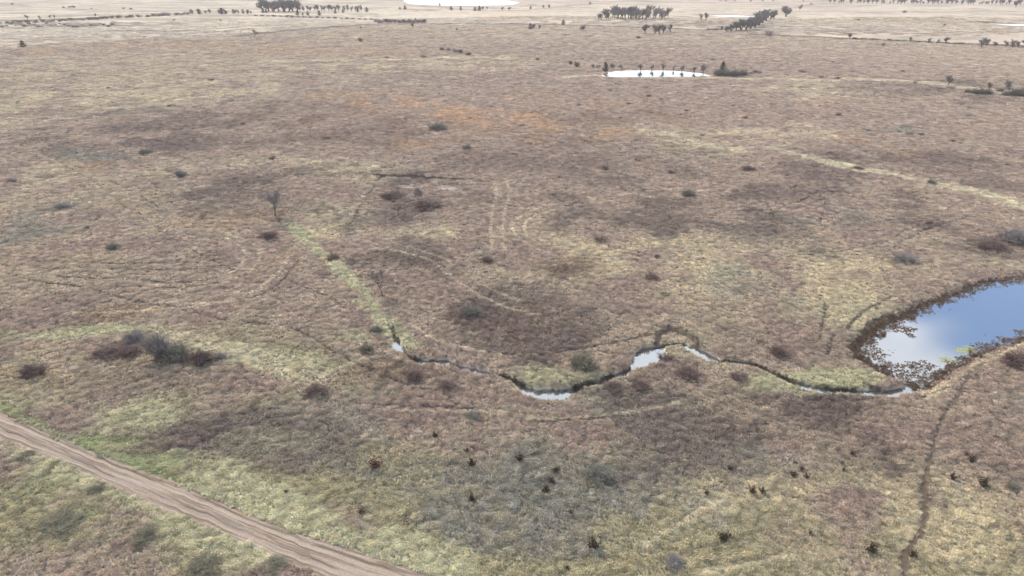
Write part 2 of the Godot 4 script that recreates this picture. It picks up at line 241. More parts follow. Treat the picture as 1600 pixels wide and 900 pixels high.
# wheel tracks: d(ark earth), p(ale trodden grass) or f(aint)
var tracks := [
	["d", PackedVector2Array([Vector2(-149.36, 213.77), Vector2(-132.08, 198.27), Vector2(-115.89, 182.91), Vector2(-98.05, 162.65), Vector2(-80.82, 144.87), Vector2(-66.73, 130.56), Vector2(-57.16, 122.7), Vector2(-51.57, 118.29)])],
	["d", PackedVector2Array([Vector2(-111.18, 182.39), Vector2(-94.49, 166.59), Vector2(-81.59, 154.27)])],
	["d", PackedVector2Array([Vector2(-41, 113.73), Vector2(-34.68, 108.43), Vector2(-30.48, 104.92), Vector2(-25.9, 99.7)])],
	["d", PackedVector2Array([Vector2(-35.72, 95.31), Vector2(-30.63, 91.3), Vector2(-25.73, 86.94), Vector2(-21.84, 83.87), Vector2(-19.56, 82.37)])],
	["d", PackedVector2Array([Vector2(-17.2, 80.55), Vector2(-13.82, 78.43), Vector2(-10.21, 76.97)])],
	["p", PackedVector2Array([Vector2(-61, 136.04), Vector2(-56.29, 132.32), Vector2(-53.18, 126.52), Vector2(-52.16, 119.89), Vector2(-53.98, 116.12)])],
	["p", PackedVector2Array([Vector2(-63.1, 139.77), Vector2(-54.06, 133.52), Vector2(-50.17, 125.89), Vector2(-49.39, 118.25)])],
	["d", PackedVector2Array([Vector2(-95.17, 122.16), Vector2(-83.36, 121.01), Vector2(-71.24, 121.18), Vector2(-59.71, 122.9), Vector2(-57.31, 126.34)])],
	["d", PackedVector2Array([Vector2(-89.08, 118.43), Vector2(-78.19, 118.29), Vector2(-66.42, 118.7), Vector2(-57.36, 120.12), Vector2(-53.35, 123.15)])],
	["d", PackedVector2Array([Vector2(-83.09, 114.5), Vector2(-69.9, 113.73), Vector2(-59.17, 113.07), Vector2(-53.38, 116.11), Vector2(-51.15, 121.52)])],
	["d", PackedVector2Array([Vector2(-70.57, 110.61), Vector2(-59.3, 110.77), Vector2(-53.13, 112.48)])],
	["d", PackedVector2Array([Vector2(-94.9, 116.35), Vector2(-85.1, 112.13), Vector2(-76.04, 110.29), Vector2(-67.17, 106.23), Vector2(-59.13, 103.19), Vector2(-50.92, 101.6), Vector2(-45.69, 104.77), Vector2(-42.65, 108.78), Vector2(-41.58, 115.63), Vector2(-41.95, 124.28)])],
	["p", PackedVector2Array([Vector2(-59.88, 104.76), Vector2(-51.92, 104), Vector2(-47.22, 105.94), Vector2(-44.87, 110.35), Vector2(-43.97, 116.41), Vector2(-44.04, 123.7)])],
	["d", PackedVector2Array([Vector2(-59.08, 104.22), Vector2(-52.31, 99.9), Vector2(-46.01, 97.2), Vector2(-38.21, 95.27)])],
	["p", PackedVector2Array([Vector2(-73.38, 100.09), Vector2(-63.37, 100.97), Vector2(-53.44, 102.49), Vector2(-43.85, 105.76)])],
	["p", PackedVector2Array([Vector2(-4.87, 180.99), Vector2(-3.93, 169.29), Vector2(-4.64, 152.74), Vector2(-4.54, 138.58), Vector2(-4.1, 127.61)])],
	["p", PackedVector2Array([Vector2(-1.75, 182.26), Vector2(-0.65, 169.1), Vector2(-1.77, 150.27), Vector2(-2.05, 137.44), Vector2(-1.54, 127.67)])],
	["p", PackedVector2Array([Vector2(52.57, 176.01), Vector2(32.84, 169.62), Vector2(15.71, 161.44), Vector2(6.05, 154.76), Vector2(1.75, 148.46), Vector2(0.14, 142.33), Vector2(0.81, 136.36), Vector2(3.41, 130.9), Vector2(6.4, 127.44)])],
	["p", PackedVector2Array([Vector2(51.27, 171.12), Vector2(32.05, 165.01), Vector2(15.35, 157.27), Vector2(7.45, 151.92), Vector2(3.76, 146.73), Vector2(2.65, 140.76), Vector2(3.5, 135.3), Vector2(6.04, 131.3)])],
	["f", PackedVector2Array([Vector2(-30.05, 133.71), Vector2(-23.12, 127.83), Vector2(-16.39, 122.84), Vector2(-11.15, 114.79), Vector2(-6.12, 107.63), Vector2(-1.07, 102.59), Vector2(4.17, 99.57)])],
	["f", PackedVector2Array([Vector2(-26.85, 134.59), Vector2(-19.32, 128.34), Vector2(-13.75, 123.82), Vector2(-8.54, 116.28), Vector2(-3.96, 109.72), Vector2(1.09, 105)])],
	["p", PackedVector2Array([Vector2(-16.32, 96.77), Vector2(-11.72, 91.63), Vector2(-5.69, 88.42), Vector2(0, 86.39), Vector2(3.72, 86.31)])],
	["d", PackedVector2Array([Vector2(-3.76, 87.42), Vector2(2.79, 86.14), Vector2(9.44, 87.91), Vector2(15.39, 90), Vector2(21.12, 92.41)])],
	["d", PackedVector2Array([Vector2(1.12, 86.18), Vector2(3.66, 84.49), Vector2(5.86, 82.89)])],
	["d", PackedVector2Array([Vector2(52.12, 151.93), Vector2(62.21, 155.16), Vector2(72.57, 163.03), Vector2(82.3, 173.42)])],
	["d", PackedVector2Array([Vector2(55.73, 149.25), Vector2(70.79, 157.63), Vector2(80.95, 167.04), Vector2(93.26, 177.9)])],
	["d", PackedVector2Array([Vector2(54.08, 124.66), Vector2(67.35, 128.93), Vector2(78.84, 135.03), Vector2(88.18, 142.48), Vector2(103.95, 151.31)])],
	["d", PackedVector2Array([Vector2(72.48, 126.16), Vector2(77.85, 130.44), Vector2(89.11, 140.32), Vector2(104.05, 149.03)])],
	["d", PackedVector2Array([Vector2(52.97, 103.89), Vector2(50.68, 99.14), Vector2(48.56, 94.76), Vector2(46.59, 90.69)])],
	["d", PackedVector2Array([Vector2(71.21, 108.71), Vector2(65.46, 106.18), Vector2(59.62, 102.01), Vector2(55.08, 97.88), Vector2(51.84, 93.59)])],
	["d", PackedVector2Array([Vector2(49.45, 92.63), Vector2(47.21, 88.71), Vector2(46.05, 86.86)])],
	["d", PackedVector2Array([Vector2(62.28, 163.1), Vector2(60.42, 150.9), Vector2(56.64, 138.04)])],
	["d", PackedVector2Array([Vector2(78.01, 163.87), Vector2(72.28, 151.85), Vector2(68.8, 145.17)])],
	["d", PackedVector2Array([Vector2(82.33, 196.86), Vector2(86.95, 189.82), Vector2(90.18, 180.66), Vector2(99.33, 178.05)])],
	["f", PackedVector2Array([Vector2(-16.31, 72.8), Vector2(-8.11, 72.3), Vector2(0, 72.27)])],
	["d", PackedVector2Array([Vector2(-19.81, 73.97), Vector2(-12.3, 73.35), Vector2(-4.89, 72.7)])],
	["f", PackedVector2Array([Vector2(2.39, 70.64), Vector2(8.01, 71.04), Vector2(12.95, 72.01), Vector2(18.93, 73.59), Vector2(22.59, 75.13)])],
	["d", PackedVector2Array([Vector2(3.16, 69.98), Vector2(8.77, 70.66), Vector2(13.7, 71.62)])],
	["f", PackedVector2Array([Vector2(17.23, 46.78), Vector2(21.02, 47.53), Vector2(25.62, 48.65), Vector2(30.71, 49.19)])],
	["f", PackedVector2Array([Vector2(12.42, 49.93), Vector2(16.84, 52.99), Vector2(20.82, 55.8), Vector2(22.5, 56.98)])],
	["d", PackedVector2Array([Vector2(-100.36, 212.42), Vector2(-81.55, 194.61), Vector2(-67.22, 184.65)])],
	["p", PackedVector2Array([Vector2(-64.08, 174.96), Vector2(-59.19, 187.58), Vector2(-46.7, 188.02)])],
	["p", PackedVector2Array([Vector2(-132.01, 170.53), Vector2(-128.2, 180.12), Vector2(-123.77, 190.36)])],
	["f", PackedVector2Array([Vector2(-26.38, 80.31), Vector2(-24.34, 82.91), Vector2(-21.28, 85.67)])],
	["d", PackedVector2Array([Vector2(-77.17, 479.39), Vector2(-42.61, 476.31), Vector2(0, 454.31), Vector2(29.38, 406.95)])],
	["d", PackedVector2Array([Vector2(59.47, 245.38), Vector2(66.38, 228.2), Vector2(70.91, 202.02)])],
	["d", PackedVector2Array([Vector2(47.74, 78.92), Vector2(51.28, 77.44)])],
]
var weed_zones := [[61.26, 96.6, 2.45, 2.63, 1.0], [57.55, 82.32, 3.59, 2.38, 0.45], [54.56, 83.52, 5.46, 2.78, 0.85], [53.99, 79.83, 3.95, 1.95, 0.9], [58.84, 80.64, 2.66, 1.65, 0.6], [53.84, 88.62, 2.48, 3.05, 0.8], [71.74, 90.56, 2.14, 0.99, 0.7], [79.64, 110.28, 1.14, 1.09, 0.5]]
var scum_zones := [[67.3, 88.81, 1.33, 0.96], [63.5, 86.38, 1.49, 1.1], [68.72, 89.58, 0.77, 0.78]]
# plants: kind, label, category, group, [x, d, height, width share]
var plants := [
	["bare_tree", "bare grey tree at the head of the green drainage strip", "tree", "", [[-54.4, 149.6, 7.09, 1]]],
	["slim_tree", "slender bare tree with a dark trunk beside the green drainage strip", "tree", "", [[-22.2, 106.1, 5.33, 1]]],
	["slim_tree", "small bare tree in front of the dark brush by the square earthwork", "tree", "", [[-26.3, 151, 3.12, 1.2]]],
	["bare_tree", "small pale bare tree among dark brush beside the bare dugout", "tree", "", [[-22.6, 160.2, 4.58, 1]]],
	["sapling", "thin dark sapling on the left edge of the green drainage strip", "sapling", "", [[-23.6, 95.8, 2.72, 1]]],
	["sapling", "thin sapling just below the slender bare tree", "sapling", "", [[-19.3, 97.7, 2.53, 1]]],
	["tall_shrub", "tall dark grey twiggy shrub, highest of the thicket by the pale green grass", "shrub", "", [[-50.5, 84.7, 4.51, 0.9]]],
	["grey_shrub", "loose grey-green twiggy shrub between the tall shrub and the round one", "shrub", "", [[-47.8, 84.3, 3.08, 1.5]]],
	["round_shrub", "dense round dark brown shrub at the end of the thicket", "shrub", "", [[-43.9, 83.4, 2.25, 1.5]]],
	["grey_shrub", "low grey shrub trailing off beside the round dark shrub", "shrub", "", [[-41.5, 84.4, 1.34, 1.6]]],
	["brown_shrub", "reddish brown thicket mound beside the tall grey shrub", "shrub", "", [[-55.6, 86, 1.55, 2.2]]],
	["brown_shrub", "wide grey-brown brush patch next to the reddish thicket", "shrub", "", [[-58.7, 85.7, 1.33, 2.6]]],
	["brown_shrub", "purple-brown rounded thicket standing alone in tan grass", "shrub", "", [[-65.8, 80.3, 2.34, 1.5]]],
	["grey_shrub", "pale silvery twig brush behind the tall dark shrub", "shrub", "", [[-56.5, 89.6, 2.33, 1.5]]],
	["grey_shrub", "dark round shrub alone at the edge of the tan slope", "shrub", "", [[-90.9, 183.8, 2.36, 1.6]]],
	["grey_shrub", "small dark shrub on the tan slope above the curved wheel tracks", "shrub", "", [[-80.5, 129, 1.5, 1.8]]],
	["grey_shrub", "tiny grey shrub uphill of the small dark shrub", "shrub", "", [[-93.1, 141.5, 0.88, 1.5]]],
	["grey_shrub", "low grey shrub on the far left slope", "shrub", "", [[-135, 179.9, 1.42, 1.8]]],
	["grey_shrub", "spreading dark shrub patch on the tan left slope", "shrub", "", [[-106.4, 155.5, 1.57, 2.6]]],
	["grey_shrub", "grey shrub patch in the purple-brown grass", "shrub", "", [[-115, 212.8, 1.85, 2.5]]],
	["brown_shrub", "dark shrub touching the right edge of the green drainage strip", "shrub", "", [[-35.1, 124.1, 1.34, 1.8]]],
	["brown_shrub", "small shrub at the foot of the bare grey tree", "shrub", "", [[-52.9, 147.2, 0.91, 1.8]]],
	["brown_shrub", "brown brush patch left of the green drainage strip", "shrub", "", [[-51.7, 136.6, 1.73, 1.8]]],
	["round_shrub", "round purple-brown bush ringed by pale grass near the stream head", "shrub", "", [[-21.5, 87.7, 1.51, 1.6]]],
	["grey_shrub", "low grey bush in the lower green strip", "shrub", "", [[-21, 93.6, 1.34, 1.6]]],
	["brown_shrub", "purple-brown brush below the pale green meadow", "shrub", "", [[-25.9, 76.1, 1.69, 1.9]]],
	["brown_shrub", "brown brush near the trail just south of the stream head", "shrub", "", [[-13.2, 80.2, 1.44, 1.6]]],
	["brown_shrub", "low brown brush south of the stream", "shrub", "", [[-8.7, 77.6, 1.22, 1.9]]],
	["round_shrub", "large dark brown thicket on the bank above the stream", "shrub", "", [[9.9, 83.1, 2.52, 1.6]]],
	["brown_shrub", "rusty brown bush beside the widest stream pool", "shrub", "", [[22.2, 85.4, 1.59, 1.4]]],
	["brown_shrub", "dark purple bush on the grass below the stream bend", "shrub", "", [[24.7, 81, 1.54, 1.9]]],
	["brown_shrub", "brown bush beside the narrow stream reach", "shrub", "", [[31.3, 80.3, 1.32, 1.9]]],
	["brown_shrub", "brown bush on the near bank below the stream", "shrub", "", [[13.3, 77.5, 1.42, 1.9]]],
	["brown_shrub", "second brown bush on the near bank below the stream", "shrub", "", [[17.2, 78.1, 1.22, 2.2]]],
	["brown_shrub", "dark brush patch left of the pond", "shrub", "", [[39.1, 86.8, 1.59, 1.7]]],
	["brown_shrub", "purple-brown bush on the pond's near bank by the frame edge", "shrub", "", [[71, 82.7, 2.37, 1.7]]],
	["grey_shrub", "dark grey bush in the brown hollow above the stream", "shrub", "", [[-6.8, 99.4, 2.33, 1.5]]],
	["grey_shrub", "dark grey brush clump beside the orange grass streak", "shrub", "", [[-26.8, 250.3, 3.09, 2.6]]],
	["grey_shrub", "small grey brush patch on the purple slope", "shrub", "", [[-63, 231.8, 1.33, 2.6]]],
	["grey_shrub", "grey bush above the square earthwork", "shrub", "", [[-14.3, 216.7, 1.68, 2]]],
	["grey_shrub", "grey bush on the brown rise right of the arched tracks", "shrub", "", [[44.2, 165.7, 2.35, 1.5]]],
	["brown_shrub", "dark oval bush beside the winding trail", "shrub", "", [[67.1, 189.9, 1.49, 2.2]]],
	["grey_shrub", "grey shrub with a pale base above the pond", "shrub", "", [[76.3, 123.3, 2.11, 2.4]]],
	["grey_shrub", "dark grey thicket at the right edge above the pond", "shrub", "", [[104.7, 133.5, 3.61, 2.2]]],
	["brown_shrub", "brown brush beside the dark grey thicket", "shrub", "", [[97.7, 129.8, 2.18, 2.4]]],
	["brown_shrub", "small dark shrub on the pale grass strip", "shrub", "", [[98.2, 190.6, 1.31, 2.2]]],
	["grey_shrub", "grey-blue shrub on the pale grass strip", "shrub", "", [[111.3, 176.5, 1.4, 1.8]]],
	["brown_shrub", "dark brush patch below the arched tracks", "shrub", "", [[18.6, 133, 1.28, 2.4]]],
	["brown_shrub", "dark brown brush patch in the tan meadow", "shrub", "", [[25.2, 113.1, 1.26, 2.2]]],
	["brown_shrub", "tiny brown shrub in the tan meadow", "shrub", "", [[28.3, 123.2, 0.8, 1.8]]],
	["brown_shrub", "brown brush on the pale patch below the double tracks", "shrub", "", [[-4.9, 121.8, 1.33, 1.8]]],
	["brown_shrub", "dark purple brush patch inside the square earthwork", "shrub", "", [[-29.5, 164.3, 2.33, 2.6]]],
	["brown_shrub", "wide dark brush beneath the bare dugout", "shrub", "", [[-20.1, 155.9, 2.56, 2.6]]],
	["sapling", "small bare sapling along the pale grass strip on the right slope", "sapling", "saplings along the pale strip", [[106.7, 188.3, 1.66, 1.2], [110.7, 187.7, 2.58, 1.2], [112.7, 183.5, 1.99, 1.2], [119, 175.5, 2.26, 1.2], [122, 175.5, 1.91, 1.2], [125.6, 173.1, 1.54, 1.2]]],
	["dark_brush", "wide dark green-grey brush patch on the near side of the dirt road", "shrub", "", [[-44.8, 52.3, 0.87, 4.2]]],
	["dark_brush", "dark twiggy bush below the middle of the dirt road", "shrub", "", [[-35.9, 50.4, 0.96, 2.4]]],
	["dark_brush", "large charcoal brush clump lowest beside the dirt road", "shrub", "", [[-28.5, 46.7, 1.12, 3]]],
	["dark_brush", "dark bush touching the lower edge of the dirt road", "shrub", "", [[-22.1, 46.9, 0.82, 2.6]]],
	["dark_brush", "dark green brush at the road's near edge by the verge", "shrub", "", [[-55, 62.4, 0.76, 2.6]]],
	["dark_brush", "dark weedy bush right at the road's near shoulder", "shrub", "", [[-44.4, 57.5, 0.75, 2.4]]],
	["grey_shrub", "dark grey brush patch in the grey-green meadow", "shrub", "", [[9.5, 59.8, 1.65, 2.2]]],
	["grey_shrub", "grey twig bush in the foreground grass", "shrub", "", [[15.3, 47.6, 1.11, 2]]],
	["grey_shrub", "low grey brush in the foreground slope", "shrub", "", [[-4.8, 70.6, 0.98, 2.4]]],
	["grey_shrub", "small dark brush on the foreground right slope", "shrub", "", [[53.7, 57.6, 0.81, 2]]],
	["dead_weed", "dark brown dead weed clump standing in the grey-green meadow patch below the stream", "weed", "dead weeds dotted over the foreground grass", [[-9.2, 66.8, 0.97, 1.1], [-5.2, 63.9, 0.8, 1.1], [-4.5, 61.6, 1.18, 1.1], [-4.2, 55.9, 0.99, 1.1], [0.9, 62.5, 1.27, 1.1], [4.8, 60.6, 0.94, 1.1], [4.3, 58.9, 0.93, 1.1], [3.6, 57.3, 1.15, 1.1], [6, 54.2, 0.76, 1.1]]],
	["dead_weed", "dark brown dead weed clump standing in the straw-coloured foreground grass before the purple-brown patch", "weed", "dead weeds dotted over the foreground grass", [[7.8, 49.6, 1.63, 1.1], [20.7, 50.7, 1.45, 1.1], [25.8, 57.7, 0.97, 1.1], [26.8, 57.5, 0.97, 1.1], [24.5, 61.5, 0.77, 1.1], [20.9, 57.5, 0.68, 1.1], [29.5, 51.4, 0.56, 1.1], [5.1, 46.9, 0.72, 1.1]]],
	["dead_weed", "dark brown dead weed clump standing right beside the lower end of the footpath", "weed", "dead weeds dotted over the foreground grass", [[34.3, 49, 1.22, 1.1], [37.9, 48.3, 1, 1.1]]],
	["dead_weed", "dark brown dead weed clump standing in the purple-brown patch between the footpath and stream", "weed", "dead weeds dotted over the foreground grass", [[32.5, 61.3, 0.68, 1.1], [31.2, 60.3, 0.9, 1.1], [32.5, 60, 0.75, 1.1], [39.2, 63.8, 0.83, 1.1], [37, 60.9, 0.67, 1.1]]],
	["dead_weed", "dark brown dead weed clump standing on the slope beyond the footpath, away from the stream", "weed", "dead weeds dotted over the foreground grass", [[48.1, 59.3, 0.99, 1.1], [50.7, 58.1, 1.26, 1.1], [51.9, 63.1, 0.73, 1.1], [51.9, 62.1, 1.01, 1.1]]],
	["dead_weed", "dark brown dead weed clump standing in the straw grass above the road's green verge", "weed", "dead weeds dotted over the foreground grass", [[-15.4, 54, 0.74, 1.1], [-24, 57.1, 0.67, 1.1]]],
	["dead_weed", "dark brown dead weed clump standing at the pond's muddy margin", "weed", "dead weeds dotted over the foreground grass", [[57.3, 84.2, 1.21, 1.1], [67.8, 85.7, 0.86, 1.1]]],
	["rust_weed", "rust-brown dead weed heap above the road verge", "weed", "", [[-15.3, 61.4, 1.1, 1.6]]],
	["far_bush", "small dark shrub on the pasture between the bright far pond and the square earthwork", "shrub", "small dark shrubs scattered over the pasture", [[49.3, 351.4, 1.36, 1.7], [64.3, 330.3, 1.71, 1.7], [51.7, 307.7, 1.2, 1.7], [29.4, 304.7, 1.19, 1.7], [12.3, 298.4, 1.17, 1.7], [42.4, 271.4, 1.07, 1.7], [24.4, 228.1, 1.23, 1.7], [41.7, 227.8, 1.22, 1.7], [26.5, 191.4, 1.59, 1.7], [37.7, 201.7, 1.38, 1.7]]],
	["far_bush", "small dark shrub on the rise just below the bright far pond", "shrub", "small dark shrubs scattered over the pasture", [[68.6, 320.4, 1.25, 1.7], [95.4, 300.3, 1.17, 1.7], [72.4, 288.9, 1.13, 1.7], [91.3, 271.7, 1.43, 1.7], [65.7, 237.3, 1.27, 1.7], [44.9, 187.9, 1.3, 1.7]]],
	["far_bush", "small dark shrub near the pale strip on the right slope", "shrub", "small dark shrubs scattered over the pasture", [[129.4, 275.3, 1.44, 1.7], [138.4, 238.8, 1.59, 1.7], [141.6, 237.5, 1.26, 1.7], [146.2, 226.8, 1.21, 1.7], [116.4, 278.9, 1.1, 1.7], [126.8, 244.2, 1.62, 1.7]]],
	["far_bush", "small dark shrub on the slope left of the orange grass streak", "shrub", "small dark shrubs scattered over the pasture", [[-159.7, 375.4, 1.92, 1.7], [-242.2, 391.8, 1.49, 1.7], [-198, 345.7, 1.33, 1.7], [-215.2, 304.1, 1.18, 1.7], [-145.6, 296.3, 1.16, 1.7], [-73.6, 269.2, 1.06, 1.7], [-81.6, 267.1, 1.06, 1.7], [-43.2, 258.2, 1.03, 1.7], [-71.9, 202.2, 1.38, 1.7], [-99.8, 255.8, 1.35, 1.7], [-85.6, 491.3, 2.47, 1.7]]],
	["far_bush", "small dark shrub on the brown pasture around the right swale", "shrub", "small dark shrubs scattered over the pasture", [[169.9, 414.7, 2.63, 1.7], [170.7, 391.3, 1.99, 1.7], [176.8, 385, 1.96, 1.7], [209.5, 467.9, 1.77, 1.7], [225.5, 410.7, 1.56, 1.7], [191.3, 323.3, 1.25, 1.7], [153.9, 326.7, 1.26, 1.7]]],
	["far_bush", "small dark shrub on the brown pasture behind the bright far pond", "shrub", "small dark shrubs scattered over the pasture", [[135.4, 482.3, 1.82, 1.7], [-61.8, 498.4, 2.5, 1.7], [17.2, 481, 1.82, 1.7]]],
	["cedar", "dark evergreen at the left end of the bright far pond", "tree", "", [[56.1, 427, 6.19, 0.8]]],
	["far_bush", "brown bush on the slope left of the bright far pond", "shrub", "bushes left of the far pond", [[37.9, 460, 3.32, 1], [41.1, 448.9, 4.46, 1], [50.7, 448.1, 2.43, 1], [53.9, 444.6, 2.81, 1], [62.9, 446.3, 3.22, 1], [68, 445.8, 2.82, 1]]],
	["far_tree", "bare tree on the back bank of the bright far pond", "tree", "bare trees on the far pond bank", [[78.3, 433, 4.31, 0.9], [85.1, 434.1, 3.93, 0.9], [92.3, 433.4, 4.71, 0.9], [98, 432.4, 3.13, 0.9], [102.4, 429.6, 3.89, 0.9], [108.7, 423.8, 3.46, 0.9], [113, 419.9, 5.71, 0.9]]],
	["cedar", "dark pointed evergreen rising from brush right of the far pond", "tree", "", [[125.7, 424.5, 6.53, 0.9]]],
	["grey_shrub", "dense grey brush right of the bright far pond", "shrub", "brush right of the far pond", [[119.4, 408.7, 5.2, 1.4], [123.1, 406.1, 5.53, 1.4], [127.4, 405.8, 5.16, 1.4], [132.5, 408.1, 4.45, 1.4]]],
	["far_bush", "low bush past the grey brush right of the far pond", "shrub", "low bushes past the far pond brush", [[139.2, 413.1, 2.25, 1.3], [142.7, 415.6, 2.64, 1.3], [144.8, 415.3, 1.88, 1.3]]],
	["far_tree", "pale round bare tree at the head of the right swale", "tree", "", [[219.2, 354.8, 5.19, 1.2]]],
	["far_tree", "dark bare tree above the swale brush", "tree", "", [[227.6, 335.8, 3.69, 1]]],
	["far_tree", "spreading bare tree highest in the right swale", "tree", "", [[235.8, 333, 5.5, 1.1]]],
	["grey_shrub", "grey-green brush growing along the right swale", "shrub", "brush along the right swale", [[212.9, 328.1, 2.71, 1.3], [215.2, 325.5, 3.29, 1.3], [216.4, 323.2, 3.86, 1.3], [218.8, 322.8, 3.27, 1.3], [228.6, 329.4, 2.42, 1.3], [224.1, 318.5, 2.93, 1.3], [227.8, 318.3, 4.1, 1.3], [229.5, 316.5, 4.66, 1.3], [231.8, 314.8, 4.06, 1.3]]],
	["far_bush", "single small bush left of the right swale", "shrub", "", [[207.2, 363.4, 1.99, 1]]],
	["far_bush", "flat dark bush beside the pale round tree", "shrub", "", [[215.7, 345.6, 1.58, 3]]],
	["far_tree", "bare tree on the fence line across the right fields", "tree", "trees on the right fence line", [[312.1, 669.4, 5.33, 1.2], [351.8, 640.4, 5.11, 1.2], [364.9, 634.3, 4.5, 1.2], [373.1, 634.8, 3.38, 1.2], [378.1, 629.9, 5.59, 1.2], [384.4, 591, 7.89, 1.2], [395.4, 601.8, 5.88, 1.2], [398, 595, 4.23, 1.2], [403.3, 588.8, 5.76, 1.2], [405.2, 582.9, 7.26, 1.2], [409.6, 582.6, 6.22, 1.2], [413.4, 582.1, 6.73, 1.2]]],
	["far_bush", "low weedy bush on the fence line across the right fields", "shrub", "fence line bushes on the right", [[316.5, 669, 2.14, 2.5], [322.8, 664.7, 2.3, 2.5], [328.6, 661.3, 2.27, 2.5], [332.2, 658.2, 1.86, 2.5], [341.7, 655.5, 2.02, 2.5], [347.2, 652, 1.54, 2.5], [351.2, 648, 1.65, 2.5], [356.6, 643.7, 1.92, 2.5], [360.1, 639.8, 1.6, 2.5], [366.4, 636.4, 2.19, 2.5], [373.9, 633.6, 1.54, 2.5], [379.6, 630.7, 1.52, 2.5], [384.1, 627.1, 1.5, 2.5], [386.9, 623.1, 2.11, 2.5], [391.6, 618, 1.55, 2.5], [397.5, 612, 2.07, 2.5], [399.4, 607.5, 2.13, 2.5], [404.1, 602.8, 1.88, 2.5], [407.4, 598.8, 2.08, 2.5], [413.2, 594.8, 2.09, 2.5], [417.7, 590.5, 1.55, 2.5]]],
	["far_bush", "reddish bush standing before the right fence line", "shrub", "", [[312.2, 607.2, 3.78, 1]]],
	["far_bush", "dark bush at the left end of the right fence line", "shrub", "", [[242.5, 687.5, 7.29, 0.9]]],
	["far_tree", "bare tree in the long tree row bordering the far right fields", "tree", "far tree row on the right", [[662.1, 1539.1, 10.14, 0.905525], [669.6, 1539.7, 13.56, 1.03839], [681.4, 1541.4, 6.42, 1.12741], [686, 1539.9, 10, 0.989015], [689.5, 1537.4, 11.66, 0.809146], [701.8, 1536.1, 10.82, 1.1151], [705.2, 1535.2, 14.2, 0.981129], [720, 1544, 14.59, 0.878609], [732.3, 1553.4, 11.73, 0.941917], [739.6, 1557.3, 11.19, 1.09936], [752.2, 1562.5, 9.82, 1.17832], [752, 1560.2, 10.84, 0.94505], [759.5, 1558.8, 11.72, 1.01806], [766.7, 1555.1, 10.36, 1.11951], [776.5, 1553.5, 15.36, 1.19869], [778.9, 1552.1, 6.16, 1.04026], [796.8, 1558.3, 6.39, 1.03758], [803.7, 1558.9, 12.52, 0.858252], [811.9, 1557.2, 13.45, 0.997426], [815.9, 1553, 10.32, 1.02562], [815.1, 1549.7, 11.13, 0.973822], [820.7, 1545.9, 11.56, 0.981262], [839.2, 1551.4, 10.3, 0.981416], [841.8, 1551.2, 14.24, 0.909614], [851.9, 1556.1, 8.71, 1.12882], [861.9, 1559.5, 9.7, 0.999729], [867.2, 1558.8, 6.74, 1.00607], [875.2, 1555.9, 13.11, 1.11441], [882.7, 1552, 15.05, 0.813727], [884.4, 1549.5, 13.97, 0.912341], [893.2, 1548.8, 15.4, 1.18275], [899, 1548.2, 9.54, 0.804632], [907.9, 1547.2, 10.35, 0.909474], [911.3, 1544.3, 13.77, 1.11905], [915.6, 1538.1, 14.21, 1.17501], [918.4, 1529.4, 9.96, 1.07533], [924.8, 1519, 10.57, 1.01174], [923.1, 1516.2, 11.43, 0.990896], [934, 1514.1, 14.93, 0.966653], [939.8, 1512.8, 13.15, 1.17457], [942.9, 1510.6, 13.81, 1.05475], [950.8, 1505.4, 6.13, 1.03458], [953.6, 1499.7, 8.59, 1.07438], [956.7, 1493, 7.1, 1.1919], [957.1, 1489, 8.33, 1.18719], [963.8, 1483.7, 11.66, 0.986132], [968.5, 1481.3, 11.74, 0.881747], [977, 1478.6, 9.23, 0.96215], [978.1, 1475.4, 12.35, 1.07554], [982.5, 1467.7, 6.42, 0.920553], [982.7, 1460.6, 12.25, 1.03236], [986.3, 1446.9, 8.64, 1.1252], [987.4, 1442.2, 9.94, 0.86271], [990.1, 1439.4, 12.25, 1.1872], [1000.1, 1440.8, 10.63, 1.06466], [1005.4, 1441.2, 10.13, 1.04607]]],
	["far_tree", "bare tree standing in front of the long far tree row", "tree", "", [[879.2, 1287.6, 12.29, 1.1]]],
	["dense_tree", "dense blue-grey tree in the short hedge beside the narrow white pond", "tree", "trees of the short dense hedge", [[218.3, 738.6, 5.86, 1], [225.2, 746.6, 7.24, 1], [232, 754.2, 9.3, 1], [237.3, 754.1, 11.95, 1], [244, 760.8, 12.06, 1], [250.7, 767.3, 12.83, 1], [262.5, 789.3, 12.49, 1], [276.1, 816.2, 13.61, 1], [294.1, 857.2, 14.27, 1], [313.4, 900.9, 14.19, 1], [332.1, 941.1, 12.35, 1], [343.7, 960, 10.91, 1]]],
	["dense_tree", "single dense dark tree past the end of the short hedge", "tree", "", [[386.2, 1034.9, 14.45, 1.2]]],
	["far_tree", "bare tree by the field track behind the dense tree", "tree", "", [[466.5, 1195.4, 10.4, 0.9]]],
	["cedar", "small dark evergreen before the short hedge", "tree", "", [[219.1, 760.3, 4.02, 1]]],
	["far_bush", "low bush leading up to the short hedge", "shrub", "low bushes before the hedge", [[204.1, 756.5, 2.66, 1.6], [208, 756.2, 2.66, 1.6], [212, 756.2, 2.66, 1.6], [216, 756.4, 2.66, 1.6]]],
	["far_tree", "bare tree in the loose clump in front of the grove", "tree", "loose tree clump before the grove", [[130.5, 712.6, 9.43, 1.1], [138.8, 706.4, 10.6, 1.1], [143.3, 707.3, 9.99, 1.1], [148.7, 715.5, 8.21, 1.1], [159.5, 730.9, 8.38, 1.1]]],
	["far_tree", "thin bare tree near the narrow white pond", "tree", "", [[233.5, 902.3, 9.48, 0.8]]],
	["far_tree", "second thin bare tree near the narrow white pond", "tree", "", [[238.7, 901.1, 10.26, 0.8]]],
